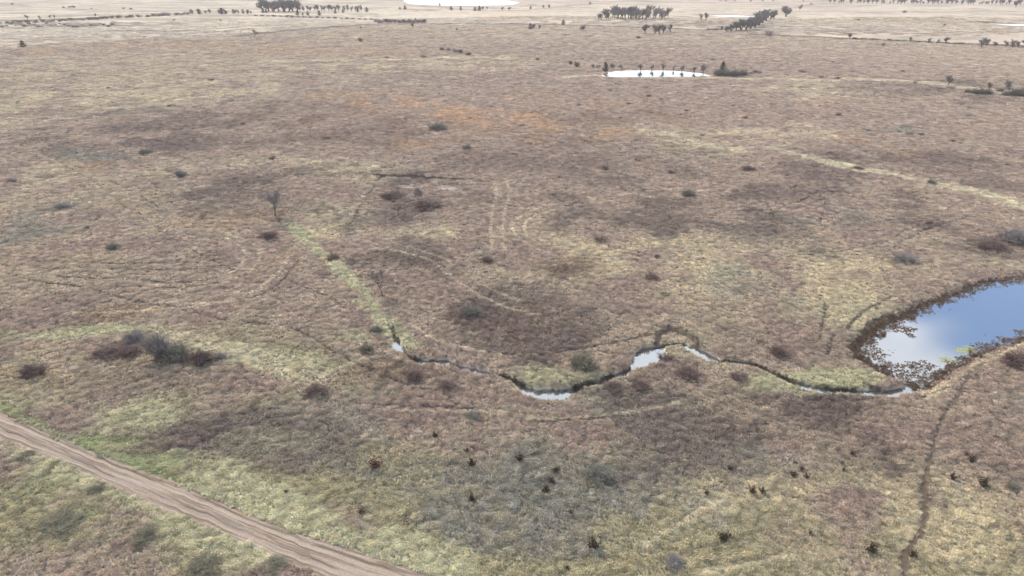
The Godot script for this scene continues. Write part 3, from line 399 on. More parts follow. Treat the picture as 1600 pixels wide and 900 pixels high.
	["far_tree", "bare tree in the oval grove standing alone in the pale field", "tree", "trees of the oval grove", [[110.2, 930.9, 8.13, 0.994258], [113.2, 928.1, 8.42, 1.23251], [122.5, 961.7, 12.49, 1.02334], [119.7, 928.3, 10.76, 0.928879], [125.1, 945.5, 11.19, 0.931896], [133.1, 975.5, 15.23, 0.923204], [135.3, 964.9, 14.52, 0.869645], [136.1, 947.3, 13.61, 1.09019], [141.3, 971.9, 16.94, 0.93531], [143, 963.2, 14.22, 1.00895], [143.2, 948, 13.04, 0.91359], [144.2, 932.2, 15.84, 0.806552], [150.7, 948.2, 15.12, 1.08451], [154.2, 957.9, 15.47, 1.18336], [152.7, 935.2, 11.7, 1.17633], [161.8, 962.5, 15.7, 1.2098], [160.8, 949.3, 14.37, 0.948832], [161.9, 937.2, 12.58, 0.903509], [168.4, 944.9, 13.09, 1.12517], [171.7, 943.8, 13.79, 1.17893], [170.2, 932.1, 15.68, 0.860582], [180.4, 970.9, 16.82, 0.986271], [184.3, 977.4, 13.41, 0.97064], [182.2, 951.2, 13.95, 1.19531], [188, 964.8, 14.91, 1.02031], [197.1, 981.7, 12.33, 0.867999], [189.5, 932.8, 11.86, 1.0794], [199, 971.1, 13.32, 1.03265], [200.2, 964.4, 11.54, 0.880694], [209.7, 985.7, 13.72, 0.84103]]],
	["cedar", "dark evergreen beside two bare trees on the pasture edge", "tree", "", [[19.9, 779.9, 6.86, 1.2]]],
	["cedar", "lone dark broad tree on the fence before the pale field", "tree", "", [[59.8, 853.3, 5.99, 1.2]]],
	["far_tree", "bare tree next to the dark evergreen on the pasture edge", "tree", "bare trees by the pasture edge", [[23.3, 780.7, 6.18, 1], [29.5, 781.5, 5.5, 1]]],
	["far_bush", "brown upright bush on the fence line before the grove", "shrub", "", [[74.8, 774, 6.13, 1]]],
	["far_bush", "dark bush out in the pasture before the loose clump", "shrub", "", [[113.3, 647.7, 3.44, 1.3]]],
	["far_bush", "flat dark brush streak on the far pasture", "shrub", "flat brush streaks on the far pasture", [[51.8, 683.7, 1.81, 4], [71.4, 669, 1.78, 4], [31.3, 696.2, 1.85, 4]]],
	["bare_tree", "lone bare tree on the pasture rim at the left", "tree", "", [[-233.5, 658.2, 8.74, 1]]],
	["cedar", "lone round evergreen at the rim of the left pale field", "tree", "", [[-376.1, 554.8, 5.43, 1.2]]],
	["far_bush", "upright brown bush alone on the far pasture", "shrub", "", [[-128.4, 614.8, 4.91, 0.8]]],
	["far_bush", "small upright bush below the rim of the far pasture", "shrub", "", [[-156.2, 753.8, 3.32, 0.8]]],
	["far_tree", "small bare tree under the brush hedge", "tree", "", [[-104.9, 771.4, 5.43, 0.9]]],
	["far_bush", "small bush on the far pasture near the pale field", "shrub", "", [[-57.1, 756.2, 2.66, 1]]],
	["far_bush", "grey upright bush in the short row on the upper pasture", "shrub", "short bush row on the upper pasture", [[-52.4, 540.6, 2.9, 1.2], [-47.2, 535.6, 3.35, 1.2], [-41.8, 527.6, 3.77, 1.2], [-37.5, 520.4, 4.19, 1.2], [-30.9, 509, 3.19, 1.2]]],
	["cedar", "small dark evergreen in the hedge left of the blue-grey wood", "tree", "dark evergreens dotted along the far left fields", [[-481.9, 1105, 6.35, 1.2], [-463.9, 1091.9, 7.33, 1.2], [-433.4, 1096.5, 9.46, 1.2], [-428.3, 1097.9, 6.31, 1.2], [-423.2, 1117.7, 6.43, 1.2], [-410.2, 1122.1, 6.45, 1.2], [-404.4, 1125.1, 5.39, 1.2]]],
	["cedar", "small dark evergreen standing before the blue-grey wood and its thin trees", "tree", "dark evergreens dotted along the far left fields", [[-389.6, 1151, 6.62, 1.2], [-385.1, 1152.5, 6.62, 1.2], [-322.4, 1104.4, 7.42, 1.2], [-314.7, 1104.6, 4.24, 1.2], [-307.3, 1105.5, 6.36, 1.2], [-290.9, 1109.1, 7.45, 1.2], [-277.1, 1153.4, 5.53, 1.2], [-268.6, 1169.3, 5.6, 1.2], [-248.3, 1184.3, 5.67, 1.2], [-234.1, 1185.4, 7.95, 1.2]]],
	["cedar", "small dark evergreen in the pale fields below the white lake", "tree", "dark evergreens dotted along the far left fields", [[-181.9, 1253.9, 7.19, 1.2], [-190.4, 1252.8, 4.79, 1.2], [-103.3, 1251.7, 7.18, 1.2], [-87.6, 1261, 7.24, 1.2], [-63.1, 1252.7, 7.19, 1.2], [-55.6, 1254.1, 8.4, 1.2], [-139.9, 1428.9, 5.45, 1.2]]],
	["cedar", "small dark evergreen along the field line right of the white lake", "tree", "dark evergreens dotted along the far left fields", [[33.9, 1344.9, 5.78, 1.2], [58.9, 1384.9, 5.29, 1.2], [69.8, 1386.6, 5.96, 1.2], [158.1, 1495.9, 5.7, 1.2]]],
	["dense_tree", "tree in the blue-grey wood beyond the far left evergreens", "tree", "blue-grey wood on the far left", [[-405.8, 1201.4, 18.84, 1], [-396.3, 1200.1, 18.25, 1], [-385.8, 1184.5, 15.81, 1], [-380.3, 1175.9, 16.29, 1], [-381, 1204.9, 17.04, 1], [-366.4, 1180.4, 18.86, 1], [-368, 1193.3, 18.86, 1], [-359.8, 1186.8, 17.33, 1], [-357.5, 1200.4, 17.79, 1], [-344.9, 1183.9, 18.83, 1]]],
	["far_tree", "thin bare tree trailing off from the blue-grey wood", "tree", "thin trees trailing off the wood", [[-343.1, 1192.1, 10.51, 1], [-334.8, 1185.6, 9.73, 1], [-335.6, 1206.9, 8.65, 1], [-323.6, 1181.2, 8.33, 1], [-323.5, 1207.5, 10.4, 1], [-313, 1189.5, 10.58, 1], [-310.8, 1202.8, 9.59, 1], [-304.5, 1196.7, 8.74, 1], [-299.1, 1202.5, 10.67, 1], [-293.9, 1203.2, 9.1, 1], [-286.8, 1198.2, 8.95, 1], [-282.6, 1201, 10.78, 1], [-271.5, 1194.6, 10.1, 1], [-270.2, 1206.7, 10.88, 1], [-260.7, 1193.3, 9.06, 1], [-256.7, 1203.4, 8.8, 1], [-254.2, 1205.9, 9, 1], [-245.5, 1199.7, 10.89, 1]]],
	["far_tree", "bare tree near the white lake in the far fields", "tree", "bare trees near the far lake", [[-50, 1278.6, 6.67, 1.2], [-43, 1303.2, 5.66, 1.2], [-16.5, 1267.6, 6.62, 1.2], [-4.4, 1272.7, 6.64, 1.2], [-122.1, 919.1, 4.02, 1.2]]],
	["far_tree", "bare tree in the hedge of the far left evergreens", "tree", "bare hedge trees on the far left", [[-472.1, 1088.5, 6.52, 1.1], [-465, 1091.5, 7.54, 1.1], [-455.1, 1094.1, 5.39, 1.1], [-449.5, 1094.7, 7.34, 1.1], [-437.3, 1095.7, 7.24, 1.1], [-432.1, 1096.8, 8.51, 1.1], [-426.5, 1098.4, 5.02, 1.1], [-415.3, 1103.1, 6.38, 1.1], [-411.5, 1105, 6.93, 1.1], [-399.7, 1111.3, 6.85, 1.1], [-395.5, 1113.5, 5.22, 1.1]]],
	["far_bush", "bush in the brush hedge crossing the far left fields", "shrub", "low brush hedge crossing the left fields", [[-623.6, 889.6, 3.49, 1.8], [-623.4, 902.8, 2.95, 1.8], [-621.2, 901, 2.51, 1.8], [-616.8, 903.4, 3.1, 1.8], [-617.5, 910.8, 4.72, 1.8], [-609.8, 907.7, 3.35, 1.8], [-608.1, 915.7, 3.16, 1.8], [-603.3, 913.1, 4.61, 1.8], [-596, 913.2, 2.91, 1.8], [-597.3, 919.1, 3.59, 1.8], [-592.8, 924.4, 3.95, 1.8], [-585.5, 922.3, 3.17, 1.8], [-584, 926, 2.98, 1.8], [-585.2, 934, 2.67, 1.8], [-577.1, 934.6, 3.22, 1.8], [-581.2, 945.1, 3.09, 1.8], [-576.1, 945.1, 3.91, 1.8], [-574.2, 952.3, 4.25, 1.8], [-570.9, 954.2, 3.22, 1.8], [-566.4, 958.7, 3.57, 1.8], [-559.6, 955.6, 3.9, 1.8], [-553.9, 960.2, 4.43, 1.8], [-553, 965.4, 4.6, 1.8], [-546.1, 963.5, 4.37, 1.8], [-546.2, 974.2, 4.63, 1.8], [-545, 979, 2.74, 1.8], [-541.7, 981.3, 4.31, 1.8], [-538.9, 987.5, 4.56, 1.8], [-534.5, 992.4, 2.73, 1.8], [-531.2, 992.4, 4.84, 1.8], [-522.3, 994.3, 3.21, 1.8], [-523, 1001.4, 3.49, 1.8], [-520.2, 1002.7, 4.8, 1.8], [-516.3, 1013.8, 4.06, 1.8], [-511.6, 1009.8, 3.83, 1.8], [-503.4, 1012.9, 2.97, 1.8], [-502.1, 1015.3, 3.88, 1.8], [-501, 1026.3, 4.75, 1.8], [-494, 1029.3, 5.31, 1.8], [-495, 1040.1, 4.94, 1.8], [-492.7, 1045.7, 5.41, 1.8], [-487.4, 1042.3, 4.04, 1.8], [-481, 1051.3, 3.34, 1.8], [-482.4, 1060.3, 4.33, 1.8], [-474.3, 1056.4, 3.43, 1.8], [-475.8, 1073.5, 5.57, 1.8]]],
	["far_tree", "bare tree rising from the left brush hedge", "tree", "bare trees in the left hedge", [[-633.1, 958.7, 6.71, 1], [-617.5, 960.4, 5.88, 1], [-620.6, 984.7, 5.16, 1], [-613, 983.5, 5.16, 1], [-569.4, 1004.2, 5.26, 1]]],
	["far_bush", "small bush in the scrubby hollow behind the left pale field", "shrub", "bushes in the scrubby left hollow", [[-587.5, 841.3, 3.05, 1.8], [-591, 854.2, 2.25, 1.8], [-605.6, 884, 3.16, 1.8], [-585.9, 862.2, 1.58, 1.8], [-594.9, 883.9, 1.74, 1.8], [-568.9, 851.8, 3.18, 1.8], [-582.6, 881.3, 3.09, 1.8], [-571.7, 872.6, 2.84, 1.8], [-549.2, 845, 2.64, 1.8], [-546.3, 848.7, 2.19, 1.8], [-568.8, 893.4, 2.57, 1.8], [-544.2, 862, 1.86, 1.8], [-546.1, 873.8, 2.14, 1.8], [-552.5, 893.3, 2.18, 1.8], [-536.3, 875, 2.45, 1.8], [-519.2, 855, 2.25, 1.8], [-503.9, 837.6, 2.97, 1.8], [-501.1, 841.6, 2.76, 1.8], [-506.1, 859, 2.52, 1.8], [-495.8, 850.2, 2.17, 1.8], [-498.6, 864.3, 2.81, 1.8], [-495.8, 868.7, 2.07, 1.8], [-503.3, 892.2, 1.74, 1.8], [-490.5, 878.3, 2.66, 1.8], [-467.3, 845.3, 2.81, 1.8], [-481.1, 880.5, 3.34, 1.8]]],
	["far_bush", "low bush in the hedge below the evergreens", "shrub", "low hedge below the evergreens", [[-373.2, 1070.3, 2.72, 2.2], [-363.9, 1068.9, 3.33, 2.2], [-353.8, 1065.1, 2.42, 2.2], [-343.5, 1060.5, 3.36, 2.2], [-334.2, 1058.7, 3.24, 2.2], [-325.4, 1058.5, 3.64, 2.2], [-316.6, 1058.3, 3.55, 2.2], [-307.4, 1056.5, 3.26, 2.2], [-297.5, 1052.3, 3.45, 2.2], [-287.7, 1048.4, 3.3, 2.2], [-278.5, 1046.3, 3.12, 2.2], [-269.2, 1043.7, 2.57, 2.2], [-258.7, 1036.1, 2.97, 2.2], [-247.3, 1024.4, 3.44, 2.2], [-237.6, 1019.3, 2.55, 2.2], [-228.2, 1014.9, 3.52, 2.2], [-217.7, 1005.2, 2.91, 2.2], [-206.9, 993.2, 2.68, 2.2], [-197.2, 985.9, 2.16, 2.2], [-185.8, 968.8, 2.61, 2.2]]],
	["far_bush", "grey bush in the thick hedge at the pale field corner", "shrub", "thick hedge at the field corner", [[-161, 867.9, 5.29, 1.2], [-154.6, 852.2, 5.78, 1.2], [-152.3, 859, 4.64, 1.2], [-150.8, 871.2, 5.39, 1.2], [-145.4, 860.2, 5.39, 1.2], [-142.6, 864.5, 5.8, 1.2], [-139.7, 868.5, 4.5, 1.2], [-135.8, 866.4, 5.21, 1.2], [-130, 851.6, 4.11, 1.2], [-127.3, 857.3, 5.49, 1.2], [-125.1, 866.8, 3.94, 1.2], [-120.7, 860.1, 5.65, 1.2], [-116.5, 855.8, 5.39, 1.2], [-114.2, 865.2, 4.76, 1.2], [-110.6, 864.5, 5.85, 1.2], [-107.7, 870.1, 4.46, 1.2], [-103.7, 866.2, 6, 1.2]]],
	["far_bush", "bush on the farthest left field line", "shrub", "bushes on the farthest left field line", [[-775.5, 1276.7, 3.33, 1.6], [-772.8, 1290.9, 4.48, 1.6], [-765.9, 1290.6, 4.48, 1.6], [-665.2, 1262.2, 3.29, 1.6], [-645.8, 1249.7, 3.26, 1.6], [-711.6, 1247.5, 2.17, 1.6], [-441, 955.8, 2.51, 1.6], [-378.5, 951.6, 2.08, 1.6], [-1013, 1499.6, 3.9, 1.6]]],
	["far_tree", "bare tree at the far edge of the middle fields", "tree", "bare trees at the far middle edge", [[473.7, 1685.3, 7.29, 1.3], [489.7, 1690.2, 7.31, 1.3], [508.5, 1689.7, 8.77, 1.3], [531.3, 1650.9, 8.57, 1.3], [583.8, 1722, 5.96, 1.3], [609.3, 1726.9, 7.47, 1.3], [685.9, 1743.1, 6.03, 1.3]]],
	["far_bush", "lone bush in the striped right field", "shrub", "lone bushes in the striped field", [[586.9, 1100.3, 4.79, 1.6], [442.6, 936.1, 2.46, 1.6], [505.8, 855, 2.25, 1.6], [602.8, 1487.3, 3.87, 1.6]]],
]

# ------------------------------------------------------------------ helpers
func numbered(called: String) -> String:
	var n: int = counts.get(called, 0)
	counts[called] = n + 1
	return called if n == 0 else "%s_%03d" % [called, n]

func tag(o: Node3D, label: String, category: String, group := "", kind := "") -> void:
	if label: o.set_meta("label", label)
	if category: o.set_meta("category", category)
	if group: o.set_meta("group", group)
	if kind: o.set_meta("kind", kind)

func mat(key: String, c: Vector3, rough := 0.9, spec := 0.3) -> StandardMaterial3D:
	if mats.has(key): return mats[key]
	var m := StandardMaterial3D.new()
	m.resource_name = key
	m.albedo_color = Color(c.x, c.y, c.z).linear_to_srgb()
	m.roughness = rough
	m.metallic_specular = spec
	mats[key] = m
	return m

func sstep(a: float, b: float, t: float) -> float:
	t = clampf((t - a) / (b - a), 0.0, 1.0)
	return t * t * (3.0 - 2.0 * t)

func seg_near(p: Vector2, pts: PackedVector2Array) -> Vector2:
	# (distance to the polyline, position along it as index + fraction)
	var best := 1e9
	var at := 0.0
	for i in pts.size() - 1:
		var a := pts[i]
		var ab := pts[i + 1] - a
		var t := clampf((p - a).dot(ab) / maxf(ab.length_squared(), 1e-6), 0.0, 1.0)
		var q := p.distance_squared_to(a + ab * t)
		if q < best:
			best = q
			at = i + t
	return Vector2(sqrt(best), at)

func poly_sd(p: Vector2, poly: PackedVector2Array) -> float:
	var dist := INF
	for i in poly.size():
		var c := Geometry2D.get_closest_point_to_segment(p, poly[i], poly[(i + 1) % poly.size()])
		dist = minf(dist, p.distance_to(c))
	return -dist if Geometry2D.is_point_in_polygon(p, poly) else dist

func smooth_line(pts: PackedVector2Array, steps: int, closed := false) -> PackedVector2Array:
	var out := PackedVector2Array()
	var n := pts.size()
	for i in (n if closed else n - 1):
		var a := pts[(i - 1 + n) % n] if closed or i > 0 else pts[i]
		var e := pts[(i + 2) % n] if closed or i + 2 < n else pts[i + 1]
		for k in steps:
			out.append(pts[i].cubic_interpolate(pts[(i + 1) % n], a, e, k / float(steps)))
	if not closed: out.append(pts[n - 1])
	return out

# ------------------------------------------------------------------ the lie of the land
func land(x: float, d: float) -> float:
	var f := sstep(140.0, 420.0, d)
	var n := 0.35 * sin(x * 0.043 + 0.7) * sin(d * 0.051 + 1.1) + 0.2 * sin(x * 0.11 - d * 0.07)
	var m := f * (1.6 * sin(x * 0.011 + 1.0) * sin(d * 0.013 + 0.4) + 1.1 * sin(x * 0.005 - d * 0.008 + 2.0))
	return n * (1.0 - 0.5 * f) + m

func ground_y(x: float, d: float) -> float:
	var y := land(x, d)
	if d < 140.0:
		var p := Vector2(x, d)
		if x > -24.0 and x < 62.0 and d > 68.0 and d < 104.0:                    # the stream's cut
			var s := seg_near(p, stream_line)
			var i := mini(int(s.y), stream_line.size() - 2)
			var hw := lerpf(stream_half[i], stream_half[i + 1], s.y - i)
			var way := stream_line[i + 1] - stream_line[i]
			var far_side := way.cross(p - stream_line[i]) > 0.0
			var bank := (0.45 if far_side else 1.7) * (0.75 + 0.5 * absf(warp.get_noise_2d(x * 9.0, d * 9.0)) * 2.0)
			var wob := hw + 0.25 * warp.get_noise_2d(x * 22.0, d * 22.0)
			var k := 1.0 - sstep(wob, wob + bank, s.x)
			y = lerpf(y, WATER + 0.10 - minf(hw, 0.6) * 0.6, k)
			if x > 18.0 and x < 33.0 and d > 84.0:                                # the eroded alcove
				var q := poly_sd(p, alcove)
				if q < 0.0: y = minf(y, lerpf(y, WATER + 0.22, sstep(0.0, 0.45, -q + 0.15 * warp.get_noise_2d(x * 20.0, d * 20.0))))
		if x > 42.0 and d > 66.0:                                                 # the near pond
			var sd := poly_sd(p, pond_line)
			sd += 0.5 * warp.get_noise_2d(x * 8.0, d * 8.0)
			if sd < 0.0: y = minf(y, WATER - 0.04 - minf(1.2, -sd * 0.22))
			elif sd < 3.2: y = lerpf(WATER - 0.02, y, sstep(0.0, 3.2, sd))
		return y
	for i in far_water.size():
		var c: Vector2 = far_mid[i]
		if p_near(x, d, c, far_reach[i] + 40.0):
			var e := poly_sd(Vector2(x, d), far_water[i])
			y = lerpf(far_level[i] - 0.25, y, sstep(0.0, 35.0, e))
	return y

func p_near(x: float, d: float, c: Vector2, r: float) -> bool:
	return absf(x - c.x) < r and absf(d - c.y) < r

# ------------------------------------------------------------------ what grows where: three maps of base colour and grass height
class Patchwork:
	var x0: float
	var d0: float
	var step: float
	var w: int
	var h: int
	var c := PackedVector3Array()
	var tall := PackedFloat32Array()
	var w1 := PackedFloat32Array()
	var w2 := PackedFloat32Array()
	func _init(a: float, b: float, s: float, ww: int, hh: int) -> void:
		x0 = a; d0 = b; step = s; w = ww; h = hh
		c.resize(w * h)
		tall.resize(w * h)
		w1.resize(w * h)
		w2.resize(w * h)
	func at(x: float, d: float) -> int:
		return clampi(int((d - d0) / step), 0, h - 1) * w + clampi(int((x - x0) / step), 0, w - 1)
	func holds(x: float, d: float) -> bool:
		return x >= x0 and x < x0 + w * step and d >= d0 and d < d0 + h * step

func fill_base(m: Patchwork) -> void:
	var mauve: Vector3 = COL.mauve
	var tan_: Vector3 = COL.tan
	var field: Vector3 = COL.field
	var coarse := m.step > 3.0
	for j in m.h:
		var d := m.d0 + (j + 0.5) * m.step
		for i in m.w:
			var x := m.x0 + (i + 0.5) * m.step
			var n := warp.get_noise_2d(x, d)
			var k := j * m.w + i
			m.w1[k] = n
			m.w2[k] = fine.get_noise_2d(x * 0.6, d * 0.6)
			var c := mauve.lerp(tan_, clampf(0.5 + n * 0.9, 0.0, 1.0))
			var t := 1.0
			if d > 380.0:
				# beyond the pasture lie hay fields, mown in long swaths
				var over := 1.0 if Geometry2D.is_point_in_polygon(Vector2(x, d + n * 34.0), beyond) else 0.0
				if over > 0.0:
					var row := fine.get_noise_2d(x * 0.035, d * 0.8)
					var big := warp.get_noise_2d(x * 0.18 + 300.0, d * 0.3)
					var f := field * (1.0 + 0.34 * row) * (1.0 + 0.5 * big)
					f = f.lerp(mauve, clampf(0.25 + big * 1.6, 0.0, 0.6) * sstep(100.0, 500.0, x))
					c = c.lerp(f, over)
					t = 1.0 - 0.8 * over
			m.c[k] = c
			m.tall[k] = t

func lay_patch(m: Patchwork, name_: String, cx: float, cd: float, rx: float, rd: float, s: float) -> void:
	var col: Vector3 = COL[name_]
	var i0 := maxi(0, int((cx - rx * 1.8 - m.x0) / m.step)); var i1 := mini(m.w - 1, int((cx + rx * 1.8 - m.x0) / m.step))
	var j0 := maxi(0, int((cd - rd * 1.8 - m.d0) / m.step)); var j1 := mini(m.h - 1, int((cd + rd * 1.8 - m.d0) / m.step))
	var low: float = {"bare": 0.0, "lush": 0.4, "soil": 0.15, "dark": 1.15, "rust": 1.2}.get(name_, 1.0)
	for j in range(j0, j1 + 1):
		var v := (m.d0 + (j + 0.5) * m.step - cd) / rd
		for i in range(i0, i1 + 1):
			var u := (m.x0 + (i + 0.5) * m.step - cx) / rx
			var q := u * u + v * v
			if q > 3.2: continue
			var k := j * m.w + i
			var a := sstep(-0.7, 0.75, 0.8 - sqrt(q) + m.w1[k] * 1.9 + m.w2[k] * 0.5) * minf(1.0, s * 1.2)
			m.c[k] = m.c[k].lerp(col, a)
			m.tall[k] = lerpf(m.tall[k], low, a)

func lay_strip(m: Patchwork, name_: String, half: float, s: float, pts: PackedVector2Array, tall_to: float, rough: float) -> void:
	if half < m.step * 0.3: 
		s *= half / (m.step * 0.3)
		half = m.step * 0.3
	var col: Vector3 = COL[name_]
	var reach := half * 1.6 + m.step
	for n in pts.size() - 1:
		var a := pts[n]
		var b := pts[n + 1]
		var i0 := maxi(0, int((minf(a.x, b.x) - reach - m.x0) / m.step)); var i1 := mini(m.w - 1, int((maxf(a.x, b.x) + reach - m.x0) / m.step))
		var j0 := maxi(0, int((minf(a.y, b.y) - reach - m.d0) / m.step)); var j1 := mini(m.h - 1, int((maxf(a.y, b.y) + reach - m.d0) / m.step))
		for j in range(j0, j1 + 1):
			for i in range(i0, i1 + 1):
				var p := Vector2(m.x0 + (i + 0.5) * m.step, m.d0 + (j + 0.5) * m.step)
				var ab := b - a
				var t := clampf((p - a).dot(ab) / maxf(ab.length_squared(), 1e-6), 0.0, 1.0)
				var e := p.distance_to(a + ab * t)
				if e > reach: continue
				var k := j * m.w + i
				var f := sstep(1.35, 0.65, e / half - m.w1[k] * rough - m.w2[k] * rough * 0.5) * s
				if f <= 0.0: continue
				# nearest segment only: keep the stronger of two neighbours
				m.c[k] = m.c[k].lerp(col, f)
				m.tall[k] = lerpf(m.tall[k], tall_to, f)

func lay_all(m: Patchwork) -> void:
	fill_base(m)
	for b in patches: lay_patch(m, b[0], b[1], b[2], b[3], b[4], b[5])
	for s in strips: lay_strip(m, s[0], s[1], s[2], smooth_line(s[3], 3), 0.15 if s[0] == "soil" else (0.55 if s[0] == "lush" else 0.9), 0.9)
	if m.step > 3.0: return
	for t in tracks:
		var line := smooth_line(t[1], 4)
		if t[0] == "d": lay_strip(m, "soil", 0.34, 0.8, line, 0.0, 0.4)
		elif t[0] == "f": lay_strip(m, "pale", 0.38, 0.35, line, 0.12, 0.8)
		else: lay_strip(m, "pale", 0.42, 0.45, line, 0.03, 0.25)
	lay_strip(m, "wet", 0.42, 0.95, smooth_line(trail, 4), 0.0, 0.4)
	lay_strip(m, "wet", 0.25, 0.8, smooth_line(trail_spur, 4), 0.05, 0.5)
	lay_strip(m, "soil", 0.42, 0.95, stream_line, 0.35, 0.9)
	lay_strip(m, "wet", 0.5, 0.95, alcove_wall, 0.1, 0.8)
	var shore := pond_line.duplicate()
	shore.append(pond_line[0])
	lay_strip(m, "wet", 1.3, 0.9, shore, 0.12, 1.2)

func as_texture(m: Patchwork) -> ImageTexture:
	var bytes := PackedByteArray()
	bytes.resize(m.w * m.h * 3)
	for j in m.h:
		for i in m.w:
			var k := j * m.w + i
			var x := m.x0 + (i + 0.5) * m.step
			var d := m.d0 + (j + 0.5) * m.step
			var g := 1.0 + 0.24 * fine.get_noise_2d(x * 1.3, d * 1.3) + 0.25 * (float(hash(k) & 255) / 255.0 - 0.5)
			var v := m.c[k] * g
			var c := Color(v.x, v.y, v.z).linear_to_srgb()
			bytes[k * 3] = clampi(int(c.r * 255.0), 0, 255)
			bytes[k * 3 + 1] = clampi(int(c.g * 255.0), 0, 255)
			bytes[k * 3 + 2] = clampi(int(c.b * 255.0), 0, 255)
	return ImageTexture.create_from_image(Image.create_from_data(m.w, m.h, false, Image.FORMAT_RGB8, bytes))

# ------------------------------------------------------------------ meshes from plain arrays
class Shape:
	var v := PackedVector3Array()
	var n := PackedVector3Array()
	func tri(a: Vector3, b: Vector3, c: Vector3) -> void:
		v.append(a); v.append(b); v.append(c)
	func quad(a: Vector3, b: Vector3, c: Vector3, e: Vector3) -> void:
		tri(a, b, c); tri(a, c, e)
	func tube(a: Vector3, b: Vector3, ra: float, rb: float, sides := 5) -> void:
		var ax := (b - a).normalized()
		var s := ax.cross(Vector3.UP if absf(ax.y) < 0.9 else Vector3.RIGHT).normalized()
		var t := ax.cross(s)
		for i in sides:
			var p := TAU * i / sides
			var q := TAU * (i + 1) / sides
			var e1 := s * cos(p) + t * sin(p)
			var e2 := s * cos(q) + t * sin(q)
			quad(a + e1 * ra, a + e2 * ra, b + e2 * rb, b + e1 * rb)
	func mesh() -> ArrayMesh:
		var arr := []
		arr.resize(Mesh.ARRAY_MAX)
		arr[Mesh.ARRAY_VERTEX] = v
		var m := ArrayMesh.new()
		m.add_surface_from_arrays(Mesh.PRIMITIVE_TRIANGLES, arr)
		return m

func part(called: String, s: Shape, m: Material, parent: Node) -> MeshInstance3D:
	var o := MeshInstance3D.new()
	o.name = called
	o.mesh = s.mesh()
	o.mesh.surface_set_material(0, m)
	parent.add_child(o, true)
	return o

# ------------------------------------------------------------------ plants, all of unit height
func rdir(spread: float) -> Vector3:
	var a := rng.randf() * TAU
	return Vector3(cos(a) * spread, 1.0, sin(a) * spread).normalized()

func grow(wood: Shape, twigs: Shape, p: Vector3, dir: Vector3, length: float, rad: float, level: int, most: int, spread: float, least: float) -> void:
	var segs := 3 if level < 2 else 2
	var q := p
	var way := dir
	var r := rad
	for i in segs:
		way = (way + Vector3(rng.randfn(0, 0.14), rng.randfn(0.03, 0.08), rng.randfn(0, 0.14))).normalized()
		var e := q + way * length / segs
		var r2 := maxf(least, r * (0.78 if level < 2 else 0.7))
		(wood if level < 2 else twigs).tube(q, e, r, r2, 6 if level == 0 else (4 if level == 1 else 3))
		q = e
		r = r2
		if level < most and (level > 0 or i > 0 or least < 0.0029 or least > 0.0034):
			var kids := 2 if level < most - 1 else 3
			for k in kids:
				var side := Vector3(rng.randfn(0, 1), rng.randf_range(-0.1, 0.7), rng.randfn(0, 1)).normalized()
				var nd := (way * (1.0 - spread) + side * spread).normalized()
				grow(wood, twigs, q, nd, length * rng.randf_range(0.5, 0.78), maxf(least, r * 0.62), level + 1, most, spread, least)

func fit(shapes: Array) -> void:
	# scale a plant to unit height
	var top := 0.001
	for s in shapes:
		for p in s.v: top = maxf(top, p.y)
	for s in shapes:
		for i in s.v.size(): s.v[i] = s.v[i] / top

func make_tree(called: String, sd: int, trunk: float, rad: float, most: int, spread: float, bark: Material, twig: Material, least := 0.003) -> Node3D:
	rng.seed = sd
	var wood := Shape.new()
	var twigs := Shape.new()
	grow(wood, twigs, Vector3(0, -0.02, 0), Vector3(rng.randfn(0, 0.05), 1, rng.randfn(0, 0.05)), trunk, rad, 0, most, spread, least)
	fit([wood, twigs])
	var o := Node3D.new()
	o.name = called
	part("trunk", wood, bark, o)
	part("crown", twigs, twig, o)
	return o

func make_shrub(called: String, sd: int, stems: int, lean: float, girth: float, most: int, stem: Material, twig: Material) -> Node3D:
	rng.seed = sd
	var a := Shape.new()
	var b := Shape.new()
	for i in stems:
		var ang := rng.randf() * TAU
		var rr := sqrt(rng.randf()) * girth
		var base := Vector3(cos(ang) * rr, -0.03, sin(ang) * rr)
		var dir := Vector3(cos(ang) * lean * rr / girth, 1.0, sin(ang) * lean * rr / girth) + Vector3(rng.randfn(0, 0.2), 0, rng.randfn(0, 0.2))
		grow(a, b, base, dir.normalized(), rng.randf_range(0.4, 0.7) * (1.15 - 0.5 * rr / girth), 0.012, 1, most, 0.55, 0.0048)
	fit([a, b])
	var o := Node3D.new()
	o.name = called
	part("stems", a, stem, o).set_meta("kind", "stuff")
	part("twigs", b, twig, o)
	return o

